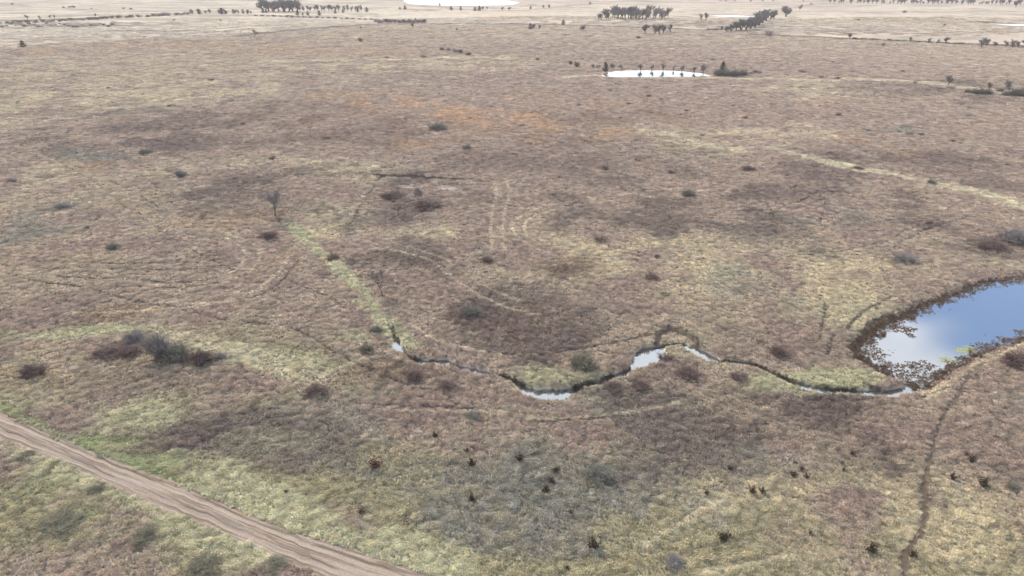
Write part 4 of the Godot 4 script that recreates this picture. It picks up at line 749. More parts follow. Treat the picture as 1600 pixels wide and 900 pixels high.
func make_cedar(sd: int, wood_m: Material, leaf_m: Material) -> Node3D:
	rng.seed = sd
	var wood := Shape.new()
	var leaf := Shape.new()
	wood.tube(Vector3(0, -0.03, 0), Vector3(0, 0.9, 0), 0.03, 0.008, 6)
	for i in 150:
		var y := 0.06 + 0.9 * pow(rng.randf(), 1.25)
		var ang := rng.randf() * TAU
		var reach := (0.46 * pow(1.0 - y * y, 0.8) * (0.55 + 0.45 * minf(1.0, y * 5.0)) + 0.02) * rng.randf_range(0.55, 1.12)
		var tip := Vector3(cos(ang) * reach, y + 0.10 * reach + 0.03, sin(ang) * reach)
		var root := Vector3(0, y - 0.05, 0)
		wood.tube(root, tip, 0.006, 0.002, 3)
		for k in 16:
			var p := root.lerp(tip, rng.randf_range(0.35, 1.05)) + Vector3(rng.randfn(0, 0.028), rng.randfn(0, 0.03), rng.randfn(0, 0.028))
			var u := Vector3(rng.randfn(0, 1), rng.randfn(0.5, 1), rng.randfn(0, 1)).normalized() * 0.035
			var w := u.cross(Vector3(rng.randfn(0, 1), rng.randfn(0, 1), rng.randfn(0, 1))).normalized() * 0.016
			leaf.tri(p - w, p + w, p + u)
	fit([wood, leaf])
	var o := Node3D.new()
	o.name = "evergreen_tree"
	part("trunk", wood, wood_m, o)
	part("crown", leaf, leaf_m, o)
	return o

func make_weed(called: String, sd: int, stem_m: Material, leaf_m: Material) -> Node3D:
	rng.seed = sd
	var a := Shape.new()
	var b := Shape.new()
	for i in 26:
		var ang := rng.randf() * TAU
		var lean := rng.randf_range(0.0, 0.55)
		var top := Vector3(cos(ang) * lean, rng.randf_range(0.55, 1.0), sin(ang) * lean)
		var foot := Vector3(cos(ang), 0, sin(ang)) * rng.randf() * 0.12 + Vector3(0, -0.03, 0)
		a.tube(foot, top, 0.014, 0.006, 3)
		for k in 9:
			var p := foot.lerp(top, rng.randf_range(0.2, 1.0))
			var u := Vector3(rng.randfn(0, 1), rng.randfn(-0.2, 0.6), rng.randfn(0, 1)).normalized() * rng.randf_range(0.08, 0.17)
			var w := u.cross(Vector3(rng.randfn(0, 1), rng.randfn(0, 1), rng.randfn(0, 1))).normalized() * 0.045
			b.tri(p, p + u * 0.55 + w, p + u)
			b.tri(p, p + u, p + u * 0.55 - w)
	fit([a, b])
	var o := Node3D.new()
	o.name = called
	part("stalks", a, stem_m, o).set_meta("kind", "stuff")
	part("leaves", b, leaf_m, o)
	return o

func grass_shape(kind: String, sd: int) -> ArrayMesh:
	rng.seed = sd
	var s := Shape.new()
	match kind:
		"bunch":        # arching blades round one crown
			for i in 60:
				var ang := rng.randf() * TAU
				var out := Vector3(cos(ang), 0, sin(ang))
				var side := Vector3(-out.z, 0, out.x) * rng.randf_range(0.020, 0.042)
				var reach := rng.randf_range(0.35, 1.05)
				var high := rng.randf_range(0.55, 1.05) * (1.15 - 0.35 * reach)
				var p0 := out * rng.randf_range(0.0, 0.3) + Vector3(0, -0.08, 0)
				var p1 := out * (reach * 0.5 + 0.08) + Vector3(rng.randfn(0, 0.06), high * 0.85, rng.randfn(0, 0.06))
				var p2 := out * reach + Vector3(rng.randfn(0, 0.08), high * rng.randf_range(0.35, 1.0), rng.randfn(0, 0.08))
				s.quad(p0 - side, p0 + side, p1 + side * 0.9, p1 - side * 0.9)
				s.tri(p1 - side * 0.9, p1 + side * 0.9, p2)
		"lodged":       # blades blown over, lying one way
			for i in 56:
				var a := rng.randfn(0, 0.5)
				var way := Vector3(cos(a), 0, sin(a))
				var side := Vector3(-way.z, 0, way.x) * rng.randf_range(0.022, 0.045)
				var p0 := Vector3(rng.randf_range(-1.0, 0.5), -0.06, rng.randf_range(-0.8, 0.8))
				var high := rng.randf_range(0.4, 1.0)
				var p1 := p0 + way * 0.3 + Vector3(0, high, 0)
				var p2 := p0 + way * rng.randf_range(0.7, 1.2) + Vector3(0, high * rng.randf_range(0.4, 0.85), rng.randfn(0, 0.1))
				s.quad(p0 - side, p0 + side, p1 + side, p1 - side)
				s.tri(p1 - side, p1 + side, p2)
		"upright":      # stiff stems with feathery heads
			for i in 30:
				var foot := Vector3(rng.randf_range(-0.8, 0.8), -0.06, rng.randf_range(-0.8, 0.8))
				var lean := Vector3(rng.randfn(0.08, 0.16), 0, rng.randfn(0, 0.16))
				var high := rng.randf_range(0.6, 1.15)
				var top := foot + lean + Vector3(0, high, 0)
				var ang := rng.randf() * PI
				var side := Vector3(cos(ang), 0, sin(ang)) * 0.035
				s.tri(foot - side, foot + side, top)
				var mid := foot.lerp(top, 0.72)
				var w := Vector3(cos(ang + 1.3), 0.15, sin(ang + 1.3)) * 0.09
				s.quad(mid - w * 0.4, mid + w, top + w * 0.5, top - w)
				for k in 2:
					var b := rng.randf() * TAU
					var o := Vector3(cos(b), 0, sin(b))
					var q := foot.lerp(top, rng.randf_range(0.1, 0.5))
					var sd2 := Vector3(-o.z, 0, o.x) * 0.04
					s.tri(q - sd2, q + sd2, q + o * rng.randf_range(0.25, 0.5) + Vector3(0, rng.randf_range(-0.1, 0.3), 0))
		"leaf":         # dead floating stalks and leaves
			for i in 16:
				var ang := rng.randf() * TAU
				var o := Vector3(cos(ang), rng.randf_range(0.0, 0.7), sin(ang)) * rng.randf_range(0.4, 1.0)
				var sd3 := Vector3(-sin(ang), 0, cos(ang)) * rng.randf_range(0.1, 0.2)
				var p := Vector3(rng.randfn(0, 0.4), 0, rng.randfn(0, 0.4))
				s.tri(p - sd3, p + sd3, p + o)
				s.tri(p, p + Vector3(rng.randfn(0, 0.06), 0, 0.05), p + o * 0.6 + Vector3(0, rng.randf_range(0.2, 0.7), 0))
		"scum":         # small floating algae rafts
			for i in 7:
				var p := Vector3(rng.randfn(0, 0.5), 0.01, rng.randfn(0, 0.5))
				var r := rng.randf_range(0.15, 0.4)
				for k in 7:
					s.tri(p, p + Vector3(cos(TAU * k / 7.0), 0, sin(TAU * k / 7.0)) * r * (0.7 + 0.3 * sin(k * 2.1)), p + Vector3(cos(TAU * (k + 1) / 7.0), 0, sin(TAU * (k + 1) / 7.0)) * r * (0.7 + 0.3 * sin((k + 1) % 7 * 2.1)))
	return s.mesh()

class Sown:
	var t: Array[Transform3D] = []
	var c := PackedColorArray()

func sow(called: String, shape: ArrayMesh, m: Material, s: Sown, label: String, category: String) -> void:
	if s.t.is_empty(): return
	var mm := MultiMesh.new()
	mm.transform_format = MultiMesh.TRANSFORM_3D
	mm.use_colors = true
	shape.surface_set_material(0, m)
	mm.mesh = shape
	mm.instance_count = s.t.size()
	for i in s.t.size():
		mm.set_instance_transform(i, s.t[i])
		mm.set_instance_color(i, s.c[i])
	var o := MultiMeshInstance3D.new()
	o.name = numbered(called)
	o.multimesh = mm
	add_child(o)
	tag(o, label, category, "", "stuff")

# ------------------------------------------------------------------ the whole place
func _ready() -> void:
	rng.seed = 11
	# camera, sky, sun, exposure
	var cam := Camera3D.new()
	cam.name = "camera"
	cam.fov = 45.73
	cam.near = 0.5
	cam.far = 30000.0
	add_child(cam)
	cam.position = Vector3(0, 50.0, 0)
	cam.rotation = Vector3(-0.42663, 0, 0)
	cam.current = true

	warp.noise_type = FastNoiseLite.TYPE_SIMPLEX
	warp.seed = 7
	warp.frequency = 0.035
	warp.fractal_octaves = 5
	fine.noise_type = FastNoiseLite.TYPE_SIMPLEX
	fine.seed = 21
	fine.frequency = 0.45
	fine.fractal_octaves = 3

	var env := Environment.new()
	env.background_mode = Environment.BG_SKY
	env.tonemap_mode = Environment.TONE_MAPPER_LINEAR
	env.tonemap_exposure = 1.98
	env.sdfgi_enabled = true
	env.ssao_enabled = true
	env.ssil_enabled = true
	env.fog_enabled = true
	env.fog_light_color = Color(0.90, 0.89, 0.90)
	env.fog_density = 0.00012
	env.sky = make_sky()
	var we := WorldEnvironment.new()
	we.name = "environment"
	we.environment = env
	add_child(we)

	var sun := DirectionalLight3D.new()
	sun.name = "sun"
	sun.light_color = Color(1.0, 0.96, 0.90)
	sun.light_energy = 0.95
	sun.light_angular_distance = 2.0
	sun.shadow_enabled = true
	add_child(sun)
	var az := deg_to_rad(-38.0)
	var el := deg_to_rad(38.0)
	sun.basis = Basis.looking_at(-Vector3(sin(az) * cos(el), sin(el), -cos(az) * cos(el)))

	# the survey, smoothed
	var raw := PackedVector2Array()
	for s in stream_raw: raw.append(Vector2(s.x, s.y))
	stream_line = smooth_line(raw, 3)
	for i in stream_raw.size() - 1:
		for k in 3: stream_half.append(lerpf(stream_raw[i].z, stream_raw[i + 1].z, k / 3.0))
	stream_half.append(stream_raw[stream_raw.size() - 1].z)
	pond_line = smooth_line(pond_raw, 3, true)
	beyond = smooth_line(rim, 3)
	beyond.append(Vector2(9000, 1500)); beyond.append(Vector2(9000, 13000)); beyond.append(Vector2(-9000, 13000)); beyond.append(Vector2(-9000, 1500))
	for w in far_water:
		var mid := Vector2.ZERO
		for p in w: mid += p / w.size()
		var reach := 0.0
		for p in w: reach = maxf(reach, p.distance_to(mid))
		far_mid.append(mid)
		far_reach.append(reach)

	var near_map := Patchwork.new(-152.0, 38.0, 0.3, 1030, 580)
	var mid_map := Patchwork.new(-800.0, -80.0, 1.4, 1140, 780)
	var far_map := Patchwork.new(-2000.0, -400.0, 4.0, 1000, 725)
	for m in [near_map, mid_map, far_map]: lay_all(m)

	build_ground(near_map, mid_map, far_map)
	build_road()
	build_water()
	build_grass(near_map, mid_map)
	build_shore()
	build_plants()

func make_sky() -> Sky:
	# broken bright cloud over blue, hazy towards the horizon, the same all round
	var n := FastNoiseLite.new()
	n.noise_type = FastNoiseLite.TYPE_SIMPLEX
	n.seed = 5
	n.frequency = 1.15
	n.fractal_octaves = 5
	var w := 1024
	var h := 512
	var im := Image.create(w, h, false, Image.FORMAT_RGBF)
	for j in h:
		var el := (0.5 - (j + 0.5) / h) * PI
		for i in w:
			var az := (i + 0.5) / w * TAU
			var c := Vector3(0.32, 0.30, 0.28)
			if el > 0.0:
				var y := sin(el)
				var q := Vector2(sin(az), cos(az)) * cos(el) / (y + 0.18)
				var blue := Vector3(0.19, 0.36, 0.70).lerp(Vector3(0.62, 0.76, 0.98), pow(1.0 - y, 3.5))
				var a := n.get_noise_3d(q.x + 7.77, q.y + 26.64, 0.0)
				var cover := sstep(-0.30, 0.30, a)
				var body := n.get_noise_3d(q.x * 2.2, q.y * 2.2, 9.0)
				var cloud := Vector3(1.10, 1.10, 1.10) * (1.0 + 0.16 * body)
				var haze := pow(1.0 - y, 9.0)
				c = blue.lerp(cloud, cover * 0.92).lerp(Vector3(1.30, 1.30, 1.30), haze)
			im.set_pixel(i, j, Color(c.x, c.y, c.z))
	var m := PanoramaSkyMaterial.new()
	m.panorama = ImageTexture.create_from_image(im)
	m.energy_multiplier = 0.7
	var s := Sky.new()
	s.sky_material = m
	return s

func build_ground(a: Patchwork, b: Patchwork, c: Patchwork) -> void:
	var xs := PackedFloat32Array()
	var left := PackedFloat32Array()
	var x := -92.0
	var s := 0.36
	while x > -9000.0:
		s *= 1.06
		x -= s
		left.append(x)
	left.reverse()
	xs.append_array(left)
	var fine_i0 := xs.size()
	x = -92.0
	while x < 122.0:
		xs.append(x)
		x += 0.36
	var fine_i1 := xs.size() - 1
	s = 0.36
	x -= 0.36
	while x < 9000.0:
		s *= 1.06
		x += s
		xs.append(x)
	var ds := PackedFloat32Array()
	x = -400.0
	while x < 38.0:
		ds.append(x)
		x += maxf(0.8, (39.0 - x) * 0.2)
	x = 39.0
	while x < 128.0:
		ds.append(x)
		x += 0.34
	s = 0.34
	while x < 12000.0:
		ds.append(x)
		s *= 1.021
		x += s
	var nx := xs.size()
	var nd := ds.size()
	var ys := PackedFloat32Array()
	ys.resize(nx * nd)
	for j in nd:
		for i in nx:
			ys[j * nx + i] = ground_y(xs[i], ds[j])
	var mesh := ArrayMesh.new()
	var maps := [a, b, c]
	var hole: PackedInt32Array = [0, 0, 0, 0]
	var nrm := PackedVector3Array()
	var pos := PackedVector3Array()
	nrm.resize(nx * nd)
	pos.resize(nx * nd)
	for jj in nd:
		var f := maxi(jj - 1, 0)
		var g := mini(jj + 1, nd - 1)
		for ii in nx:
			var l := maxi(ii - 1, 0)
			var r := mini(ii + 1, nx - 1)
			pos[jj * nx + ii] = Vector3(xs[ii], ys[jj * nx + ii], -ds[jj])
			nrm[jj * nx + ii] = Vector3(-(ys[jj * nx + r] - ys[jj * nx + l]) / (xs[r] - xs[l]), 1.0, (ys[g * nx + ii] - ys[f * nx + ii]) / (ds[g] - ds[f])).normalized()
	for k in 3:
		var m: Patchwork = maps[k]
		# rows and columns of the grid that this map covers, and the hole the finer map leaves in it
		var i0 := 0
		var i1 := nx - 1
		var j0 := 0
		var j1 := nd - 1
		if k < 2:
			while xs[i0] < m.x0: i0 += 1
			while xs[i1] > m.x0 + m.w * m.step: i1 -= 1
			while ds[j0] < m.d0: j0 += 1
			while ds[j1] > m.d0 + m.h * m.step: j1 -= 1
		var v := PackedVector3Array()
		var n := PackedVector3Array()
		var uv := PackedVector2Array()
		var idx := PackedInt32Array()
		var row := i1 - i0 + 1
		for jj in range(j0, j1 + 1):
			v.append_array(pos.slice(jj * nx + i0, jj * nx + i1 + 1))
			n.append_array(nrm.slice(jj * nx + i0, jj * nx + i1 + 1))
			var vv := (ds[jj] - m.d0) / (m.h * m.step)
			for ii in range(i0, i1 + 1):
				uv.append(Vector2((xs[ii] - m.x0) / (m.w * m.step), vv))
		for jj in range(j0, j1):
			var inside: bool = k > 0 and jj >= hole[2] and jj < hole[3]
			for ii in range(i0, i1):
				if inside and ii >= hole[0] and ii < hole[1]: continue
				var q := (jj - j0) * row + ii - i0
				idx.append(q); idx.append(q + row); idx.append(q + 1); idx.append(q + 1); idx.append(q + row); idx.append(q + row + 1)
		hole = PackedInt32Array([i0, i1, j0, j1])
		var arr := []
		arr.resize(Mesh.ARRAY_MAX)
		arr[Mesh.ARRAY_VERTEX] = v
		arr[Mesh.ARRAY_NORMAL] = n
		arr[Mesh.ARRAY_TEX_UV] = uv
		arr[Mesh.ARRAY_INDEX] = idx
		mesh.add_surface_from_arrays(Mesh.PRIMITIVE_TRIANGLES, arr)
		var sm := StandardMaterial3D.new()
		sm.resource_name = ["thatch", "pasture", "fields"][k]
		sm.albedo_texture = as_texture(m)
		sm.texture_repeat = false
		sm.roughness = 1.0
		sm.metallic_specular = 0.1
		mesh.surface_set_material(k, sm)
	var o := MeshInstance3D.new()
	o.name = "ground"
	o.mesh = mesh
	add_child(o)
	tag(o, "rolling brown prairie pasture reaching to pale far fields", "ground", "", "structure")

func build_road() -> void:
	var far := smooth_line(road_far, 8)
	var near := smooth_line(road_near, 8)
	var n := mini(far.size(), near.size())
	var cross := 24
	var v := PackedVector3Array()
	var uv := PackedVector2Array()
	var idx := PackedInt32Array()
	var along := 0.0
	for i in n:
		if i: along += far[i].distance_to(far[i - 1])
		for k in cross + 1:
			var t := k / float(cross)
			var wob := 0.35 * warp.get_noise_2d(along * 14.0, 50.0 if t < 0.5 else 90.0)
			var p := far[i].lerp(near[i], t + wob * (0.12 if t < 0.5 else -0.12))
			var rut := -0.11 * (exp(-pow((t - 0.27) / 0.07, 2.0)) + exp(-pow((t - 0.70) / 0.07, 2.0))) + 0.05 * warp.get_noise_2d(p.x * 25.0, p.y * 25.0)
			var lip := 0.13 * sin(PI * t) + 0.04
			v.append(Vector3(p.x, ground_y(p.x, p.y) + lip + rut, -p.y))
			uv.append(Vector2(t, along / 31.0))
	for i in n - 1:
		for k in cross:
			var a := i * (cross + 1) + k
			idx.append_array(PackedInt32Array([a, a + 1, a + cross + 1, a + 1, a + cross + 2, a + cross + 1]))
	var st := SurfaceTool.new()
	st.begin(Mesh.PRIMITIVE_TRIANGLES)
	for i in v.size():
		st.set_uv(uv[i])
		st.add_vertex(v[i])
	for i in idx: st.add_index(i)
	st.generate_normals()
	# packed earth: long streaks of pale dust, brown clay and grey gravel
	var w := 160
	var h := 1200
	var im := Image.create(w, h, false, Image.FORMAT_RGB8)
	for j in h:
		for i in w:
			var t := i / float(w)
			var bend := 0.007 * warp.get_noise_2d(j * 0.12, 3.0)
			var streak := warp.get_noise_2d((t + bend) * 260.0, j * 0.07)
			var broad := warp.get_noise_2d((t + bend) * 70.0 + 99.0, j * 0.05)
			var grit := fine.get_noise_2d(i * 1.9, j * 1.9)
			var c := Vector3(0.40, 0.325, 0.265).lerp(Vector3(0.27, 0.20, 0.155), clampf(0.42 + broad * 1.5 + streak * 0.8, 0.0, 1.0))
			c = c.lerp(Vector3(0.24, 0.215, 0.19), clampf(streak * 1.6 - 0.12, 0.0, 0.8))
			c = c.lerp(Vector3(0.50, 0.43, 0.37), clampf(-streak * 1.5 - 0.15, 0.0, 0.8))
			# wheel lanes worn to pale dust, loose brown earth thrown up between and beside them
			var lane := exp(-pow((t - 0.30 + bend) / 0.075, 2.0)) + exp(-pow((t - 0.70 + bend) / 0.085, 2.0))
			c = c.lerp(Vector3(0.47, 0.395, 0.325), clampf(lane * (0.55 + broad), 0.0, 0.8))
			c = c.lerp(Vector3(0.20, 0.165, 0.13), clampf(sstep(0.16, 0.0, t) * (0.5 + streak) + sstep(0.9, 1.0, t) * (0.4 + streak), 0.0, 0.8))
			for r in [0.20, 0.385, 0.60, 0.79]:
				var e: float = absf(t - r + bend * 2.0) / 0.022
				if e < 2.0: c = c.lerp(Vector3(0.15, 0.125, 0.10), exp(-e * e) * clampf(0.55 + 1.6 * broad, 0.0, 0.9))
			c *= (0.74 + 0.60 * grit) * Vector3(0.90, 0.885, 0.86)
			im.set_pixel(i, j, Color(c.x, c.y, c.z).linear_to_srgb())
	var m := StandardMaterial3D.new()
	m.resource_name = "packed_earth"
	m.albedo_texture = ImageTexture.create_from_image(im)
	m.roughness = 0.95
	m.metallic_specular = 0.2
	var o := MeshInstance3D.new()
	o.name = "dirt_road"
	o.mesh = st.commit()
	o.mesh.surface_set_material(0, m)
	add_child(o)
	tag(o, "pale brown dirt road with long wheel streaks crossing the corner", "road", "", "structure")

func flat_water(called: String, line: PackedVector2Array, level: float, m: Material, label: String) -> void:
	var idx := Geometry2D.triangulate_polygon(line)
	var st := SurfaceTool.new()
	st.begin(Mesh.PRIMITIVE_TRIANGLES)
	for n in range(0, idx.size(), 3):
		if (line[idx[n + 1]] - line[idx[n]]).cross(line[idx[n + 2]] - line[idx[n]]) > 0.0:
			var swap := idx[n + 1]
			idx[n + 1] = idx[n + 2]
			idx[n + 2] = swap
	for i in idx:
		st.set_normal(Vector3.UP)
		st.set_uv(line[i] * 0.1)
		st.add_vertex(Vector3(line[i].x, level, -line[i].y))
	var o := MeshInstance3D.new()
	o.name = numbered(called)
	o.mesh = st.commit()
	o.mesh.surface_set_material(0, m)
	add_child(o)
	tag(o, label, "water", "", "structure")

func build_water() -> void:
	var m := StandardMaterial3D.new()
	m.resource_name = "water"
	m.albedo_color = Color(0.68, 0.70, 0.72)
	m.metallic = 0.92
	m.roughness = 0.04
	m.metallic_specular = 0.5
	mats.water = m
	var grown := Geometry2D.offset_polygon(pond_line, 1.2)
	flat_water("pond", grown[0], WATER + 0.004, m, "blue pond mirroring the sky with weedy brown margins")
	# the stream as one ribbon, wide enough to meet its banks
	var v := SurfaceTool.new()
	v.begin(Mesh.PRIMITIVE_TRIANGLES)
	for i in stream_line.size() - 1:
		var q := []
		for k in 2:
			var j := i + k
			var way := (stream_line[mini(j + 1, stream_line.size() - 1)] - stream_line[maxi(j - 1, 0)]).normalized()
			var side := Vector2(-way.y, way.x) * (stream_half[j] + 0.5)
			for sgn in [1.0, -1.0]:
				var p: Vector2 = stream_line[j] + side * sgn
				q.append(Vector3(p.x, WATER, -p.y))
		for e in [0, 2, 1, 1, 2, 3]:
			v.set_normal(Vector3.UP)
			v.add_vertex(q[e])
	var o := MeshInstance3D.new()
	o.name = "stream"
	o.mesh = v.commit()
	o.mesh.surface_set_material(0, m)
	add_child(o)
	tag(o, "narrow winding stream with small bright pools between dark cut banks", "stream", "", "structure")
	for i in far_water.size():
		flat_water("far_pond" if i != 1 else "lake", Geometry2D.offset_polygon(far_water[i], 1.0)[0], far_level[i], m, far_says[i])

func build_grass(a: Patchwork, b: Patchwork) -> void:
	var kinds := {"bunch": Sown.new(), "lodged": Sown.new(), "upright": Sown.new()}
	rng.seed = 99
	var d := 39.0
	while d < 1000.0:
		var s := maxf(0.23, d * 0.0032)
		var half := d * 0.83 + 14.0
		var x := -half
		while x < half:
			var px := x + rng.randf() * s
			var pd := d + rng.randf() * s * 1.2
			x += s
			var m := a if a.holds(px, pd) else b
			var k := m.at(px, pd)
			var tall: float = m.tall[k]
			if tall < 0.06 or rng.randf() > tall * 3.0: continue
			if px > 44.0 and pd < 122.0 and pd > 66.0 and poly_sd(Vector2(px, pd), pond_line) < 0.9: continue
			if pd < 100.0 and in_road(px, pd): continue
			var y := ground_y(px, pd)
			if pd < 140.0 and y < WATER + 0.16: continue
			if pd > 380.0:
				if tall < 0.6: continue
				var wet := false
				for i in far_water.size():
					if p_near(px, pd, far_mid[i], far_reach[i] + 8.0) and poly_sd(Vector2(px, pd), far_water[i]) < 3.0: wet = true
				if wet: continue
			var c: Vector3 = m.c[k]
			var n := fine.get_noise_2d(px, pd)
			var n2 := warp.get_noise_2d(px * 3.0 + 500.0, pd * 3.0)
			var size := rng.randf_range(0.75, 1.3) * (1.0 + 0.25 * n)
			var wide := maxf(0.29, s * 1.15) * size
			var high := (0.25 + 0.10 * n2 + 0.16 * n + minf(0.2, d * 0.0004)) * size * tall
			var red := c.x / maxf(c.y, 0.01)
			var kind := "bunch"
			if red > 1.235 and rng.randf() < clampf(0.3 + (red - 1.235) * 4.0, 0.0, 0.85): kind = "upright"
			elif n2 > 0.02: kind = "lodged"
			var turn := rng.randf() * TAU if kind != "lodged" else 0.6 + 2.2 * n2 + rng.randfn(0, 0.5)
			var basis_ := Basis(Vector3.UP, turn).scaled_local(Vector3(wide, maxf(0.05, high), wide))
			var g := 1.0 + 0.26 * n + rng.randfn(0.0, 0.24)  # tall lumps tinted pale, low ones dark: clump light and shade as colour
			var warm := rng.randfn(0.0, 0.03)
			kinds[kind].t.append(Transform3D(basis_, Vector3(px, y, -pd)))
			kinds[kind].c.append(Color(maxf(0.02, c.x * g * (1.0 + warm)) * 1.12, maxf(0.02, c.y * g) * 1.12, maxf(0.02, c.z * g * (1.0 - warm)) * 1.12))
		d += s * 1.15
	var m := StandardMaterial3D.new()
	m.resource_name = "dry_grass"
	m.vertex_color_use_as_albedo = true
	m.roughness = 0.85
	m.metallic_specular = 0.25
	m.backlight_enabled = true
	m.backlight = Color(0.55, 0.55, 0.55)
	mats.grass = m
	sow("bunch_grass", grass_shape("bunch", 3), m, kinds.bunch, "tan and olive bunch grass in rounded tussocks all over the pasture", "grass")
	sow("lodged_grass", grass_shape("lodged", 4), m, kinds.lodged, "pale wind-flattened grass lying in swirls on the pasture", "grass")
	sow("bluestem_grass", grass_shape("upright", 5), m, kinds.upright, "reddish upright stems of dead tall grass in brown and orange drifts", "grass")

func in_road(x: float, d: float) -> bool:
	var n := fine.get_noise_2d(x * 1.5, d * 1.5)
	if not Geometry2D.is_point_in_polygon(Vector2(x, d), road_poly): return false
	var e := minf(seg_near(Vector2(x, d), road_far).x, seg_near(Vector2(x, d), road_near).x)
	return e > 0.06 + 0.75 * n

func build_shore() -> void:
	# dead brown water weeds along the pond's margin, in the shallows and round a small island
	rng.seed = 5
	var weeds := Sown.new()
	var scum := Sown.new()
	var tries := 0
	while tries < 100000:
		tries += 1
		var p := Vector2(rng.randf_range(44.0, 118.0), rng.randf_range(70.0, 120.0))
		var sd := poly_sd(p, pond_line)
		if sd > 1.4: continue
		var n := warp.get_noise_2d(p.x * 7.0, p.y * 7.0)
		var want := sstep(-2.0, 0.2, sd + n * 2.2) * 0.95
		for z in weed_zones:
			var q: float = Vector2((p.x - z[0]) / z[2], (p.y - z[1]) / z[3]).length()
			want = maxf(want, sstep(1.15, 0.6, q - n * 0.8) * z[4])
		if rng.randf() > want: continue
		var r := rng.randf_range(0.06, 0.20)
		weeds.t.append(Transform3D(Basis(Vector3.UP, rng.randf() * TAU).scaled_local(Vector3(r, r * rng.randf_range(0.6, 1.4), r)), Vector3(p.x, maxf(WATER, ground_y(p.x, p.y)) + 0.01, -p.y)))
		var g := rng.randf_range(0.6, 1.3)
		weeds.c.append(Color(0.17 * g, 0.105 * g, 0.075 * g) if rng.randf() < 0.7 else Color(0.24 * g, 0.19 * g, 0.14 * g))
	var reeds := Sown.new()
	for i in 30000:
		var p := Vector2(rng.randf_range(46.0, 118.0), rng.randf_range(72.0, 120.0))
		var sd := poly_sd(p, pond_line)
		if sd > 1.3 or sd < -1.3: continue
		var n := warp.get_noise_2d(p.x * 9.0 + 40.0, p.y * 9.0)
		if rng.randf() > sstep(-1.2, 0.1, sd + n * 1.5) * lerpf(0.8, 0.3, sstep(62.0, 72.0, p.x)): continue
		var r := rng.randf_range(0.16, 0.30)
		reeds.t.append(Transform3D(Basis(Vector3.UP, rng.randf() * TAU).scaled_local(Vector3(r, rng.randf_range(0.18, 0.45), r)), Vector3(p.x, maxf(WATER - 0.03, ground_y(p.x, p.y)), -p.y)))
		var g := rng.randf_range(0.6, 1.3)
		reeds.c.append(Color(0.19 * g, 0.135 * g, 0.095 * g))
	for i in 420:
		var z: Array = scum_zones[i % scum_zones.size()]
		var p := Vector2(z[0] + rng.randfn(0, z[2] * 0.5), z[1] + rng.randfn(0, z[3] * 0.5))
		if poly_sd(p, pond_line) > -0.2: continue
		var r := rng.randf_range(0.08, 0.3)
		scum.t.append(Transform3D(Basis(Vector3.UP, rng.randf() * TAU).scaled_local(Vector3(r, 1, r)), Vector3(p.x, WATER + 0.012, -p.y)))
		scum.c.append(Color(0.42, 0.44, 0.24))
	sow("pond_weed", grass_shape("leaf", 8), mats.grass, weeds, "dead brown water weeds crowding the pond margin and shallows", "water weeds")
	sow("dead_reed", grass_shape("upright", 12), mats.grass, reeds, "short dead brown reeds fringing the pond edge", "reeds")
	sow("pond_algae", grass_shape("scum", 9), mats.grass, scum, "pale green algae specks floating by the pond's near shore", "algae")

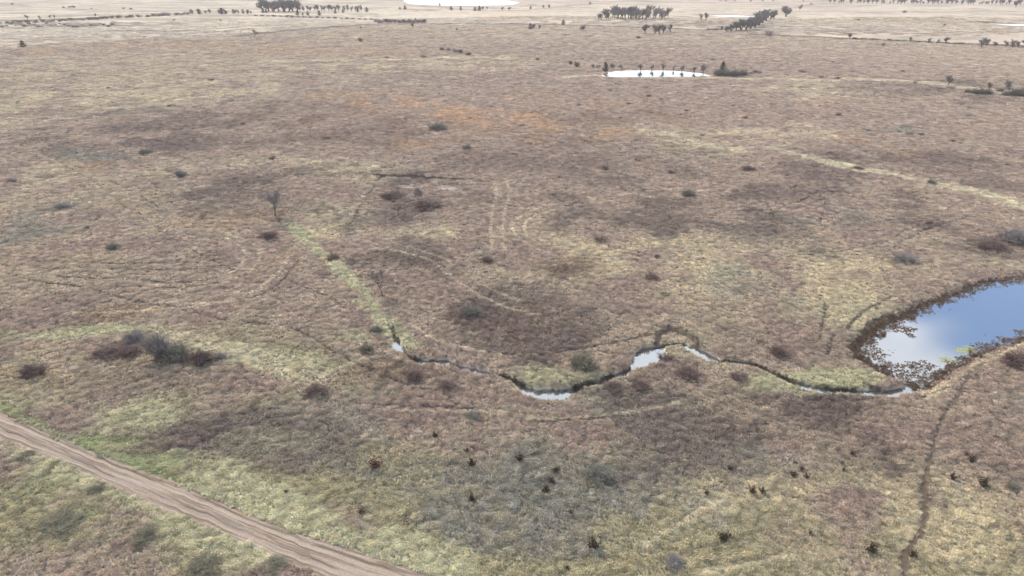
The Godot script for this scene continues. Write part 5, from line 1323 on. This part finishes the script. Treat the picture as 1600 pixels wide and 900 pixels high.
func build_plants() -> void:
	var bark := mat("grey_bark", Vector3(0.095, 0.085, 0.078))
	var dark_bark := mat("dark_bark", Vector3(0.045, 0.038, 0.034))
	var twig := mat("grey_twig", Vector3(0.225, 0.205, 0.195))
	var pale_twig := mat("pale_twig", Vector3(0.255, 0.235, 0.220))
	var brown_twig := mat("brown_twig", Vector3(0.155, 0.112, 0.100))
	var green_twig := mat("lichen_twig", Vector3(0.175, 0.170, 0.140))
	var char_twig := mat("charcoal_twig", Vector3(0.175, 0.165, 0.118))
	var leaf := mat("cedar_leaf", Vector3(0.030, 0.038, 0.026))
	var dead := mat("dead_leaf", Vector3(0.060, 0.043, 0.030))
	var rust := mat("rust_leaf", Vector3(0.105, 0.050, 0.035))
	var kinds := {
		"bare_tree": [make_tree("bare_tree", 31, 0.50, 0.028, 5, 0.5, bark, pale_twig), make_tree("bare_tree", 32, 0.5, 0.026, 5, 0.5, bark, pale_twig)],
		"slim_tree": [make_tree("slim_tree", 41, 0.85, 0.024, 4, 0.6, dark_bark, bark, 0.0030), make_tree("slim_tree", 42, 0.8, 0.024, 4, 0.6, dark_bark, bark, 0.0030)],
		"sapling": [make_tree("sapling", 51, 0.8, 0.016, 3, 0.5, dark_bark, twig), make_tree("sapling", 52, 0.7, 0.018, 3, 0.55, dark_bark, twig), make_tree("sapling", 53, 0.6, 0.018, 3, 0.55, bark, twig)],
		"far_tree": [], "dense_tree": [],
		"cedar": [make_cedar(71, dark_bark, leaf), make_cedar(72, dark_bark, leaf), make_cedar(73, dark_bark, leaf)],
		"tall_shrub": [make_shrub("tall_shrub", 81, 26, 0.35, 0.14, 4, char_twig, twig)],
		"grey_shrub": [make_shrub("grey_shrub", 83, 26, 0.9, 0.30, 4, bark, green_twig), make_shrub("grey_shrub", 84, 24, 0.8, 0.32, 4, char_twig, green_twig), make_shrub("grey_shrub", 85, 24, 0.8, 0.34, 4, char_twig, twig)],
		"round_shrub": [make_shrub("round_shrub", 86, 40, 0.9, 0.32, 4, dark_bark, brown_twig), make_shrub("round_shrub", 87, 36, 0.9, 0.34, 4, dark_bark, char_twig)],
		"brown_shrub": [make_shrub("brown_shrub", 88, 28, 0.8, 0.36, 4, dark_bark, brown_twig), make_shrub("brown_shrub", 89, 26, 0.8, 0.38, 4, dark_bark, brown_twig)],
		"dark_brush": [make_shrub("dark_brush", 90, 34, 0.8, 0.40, 4, dark_bark, char_twig), make_shrub("dark_brush", 91, 34, 0.7, 0.40, 4, dark_bark, char_twig)],
		"far_bush": [make_shrub("bush", 92, 22, 0.7, 0.28, 3, dark_bark, brown_twig), make_shrub("bush", 93, 22, 0.7, 0.30, 3, dark_bark, twig)],
		"dead_weed": [make_weed("dead_weed", 95, dead, dead), make_weed("dead_weed", 96, dead, dead), make_weed("dead_weed", 97, dead, mat("brown_leaf", Vector3(0.075, 0.045, 0.030)))],
		"rust_weed": [make_weed("rust_weed", 98, dead, rust)],
	}
	for i in 5: kinds.far_tree.append(make_tree("leafless_tree", 60 + i, 0.26, 0.022, 4, 0.45, dark_bark, [twig, twig, pale_twig, brown_twig, twig][i], 0.0040))
	for i in 3: kinds.dense_tree.append(make_tree("dense_tree", 66 + i, 0.17, 0.030, 5, 0.52, dark_bark, twig, 0.0036))
	rng.seed = 1234
	for g in plants:
		var protos: Array = kinds[g[0]]
		for q in g[4]:
			var src: Node3D = protos[rng.randi() % protos.size()]
			var o: Node3D = src.duplicate()
			o.name = numbered(src.name)
			add_child(o)
			var high: float = q[2]
			var wide: float = high * q[3] * rng.randf_range(0.92, 1.08)
			o.transform = Transform3D(Basis(Vector3.UP, rng.randf() * TAU).scaled_local(Vector3(wide, high, wide)), Vector3(q[0], ground_y(q[0], q[1]), -q[1]))
			tag(o, g[1], g[2], g[3])
	for k in kinds:
		for o in kinds[k]: o.free()
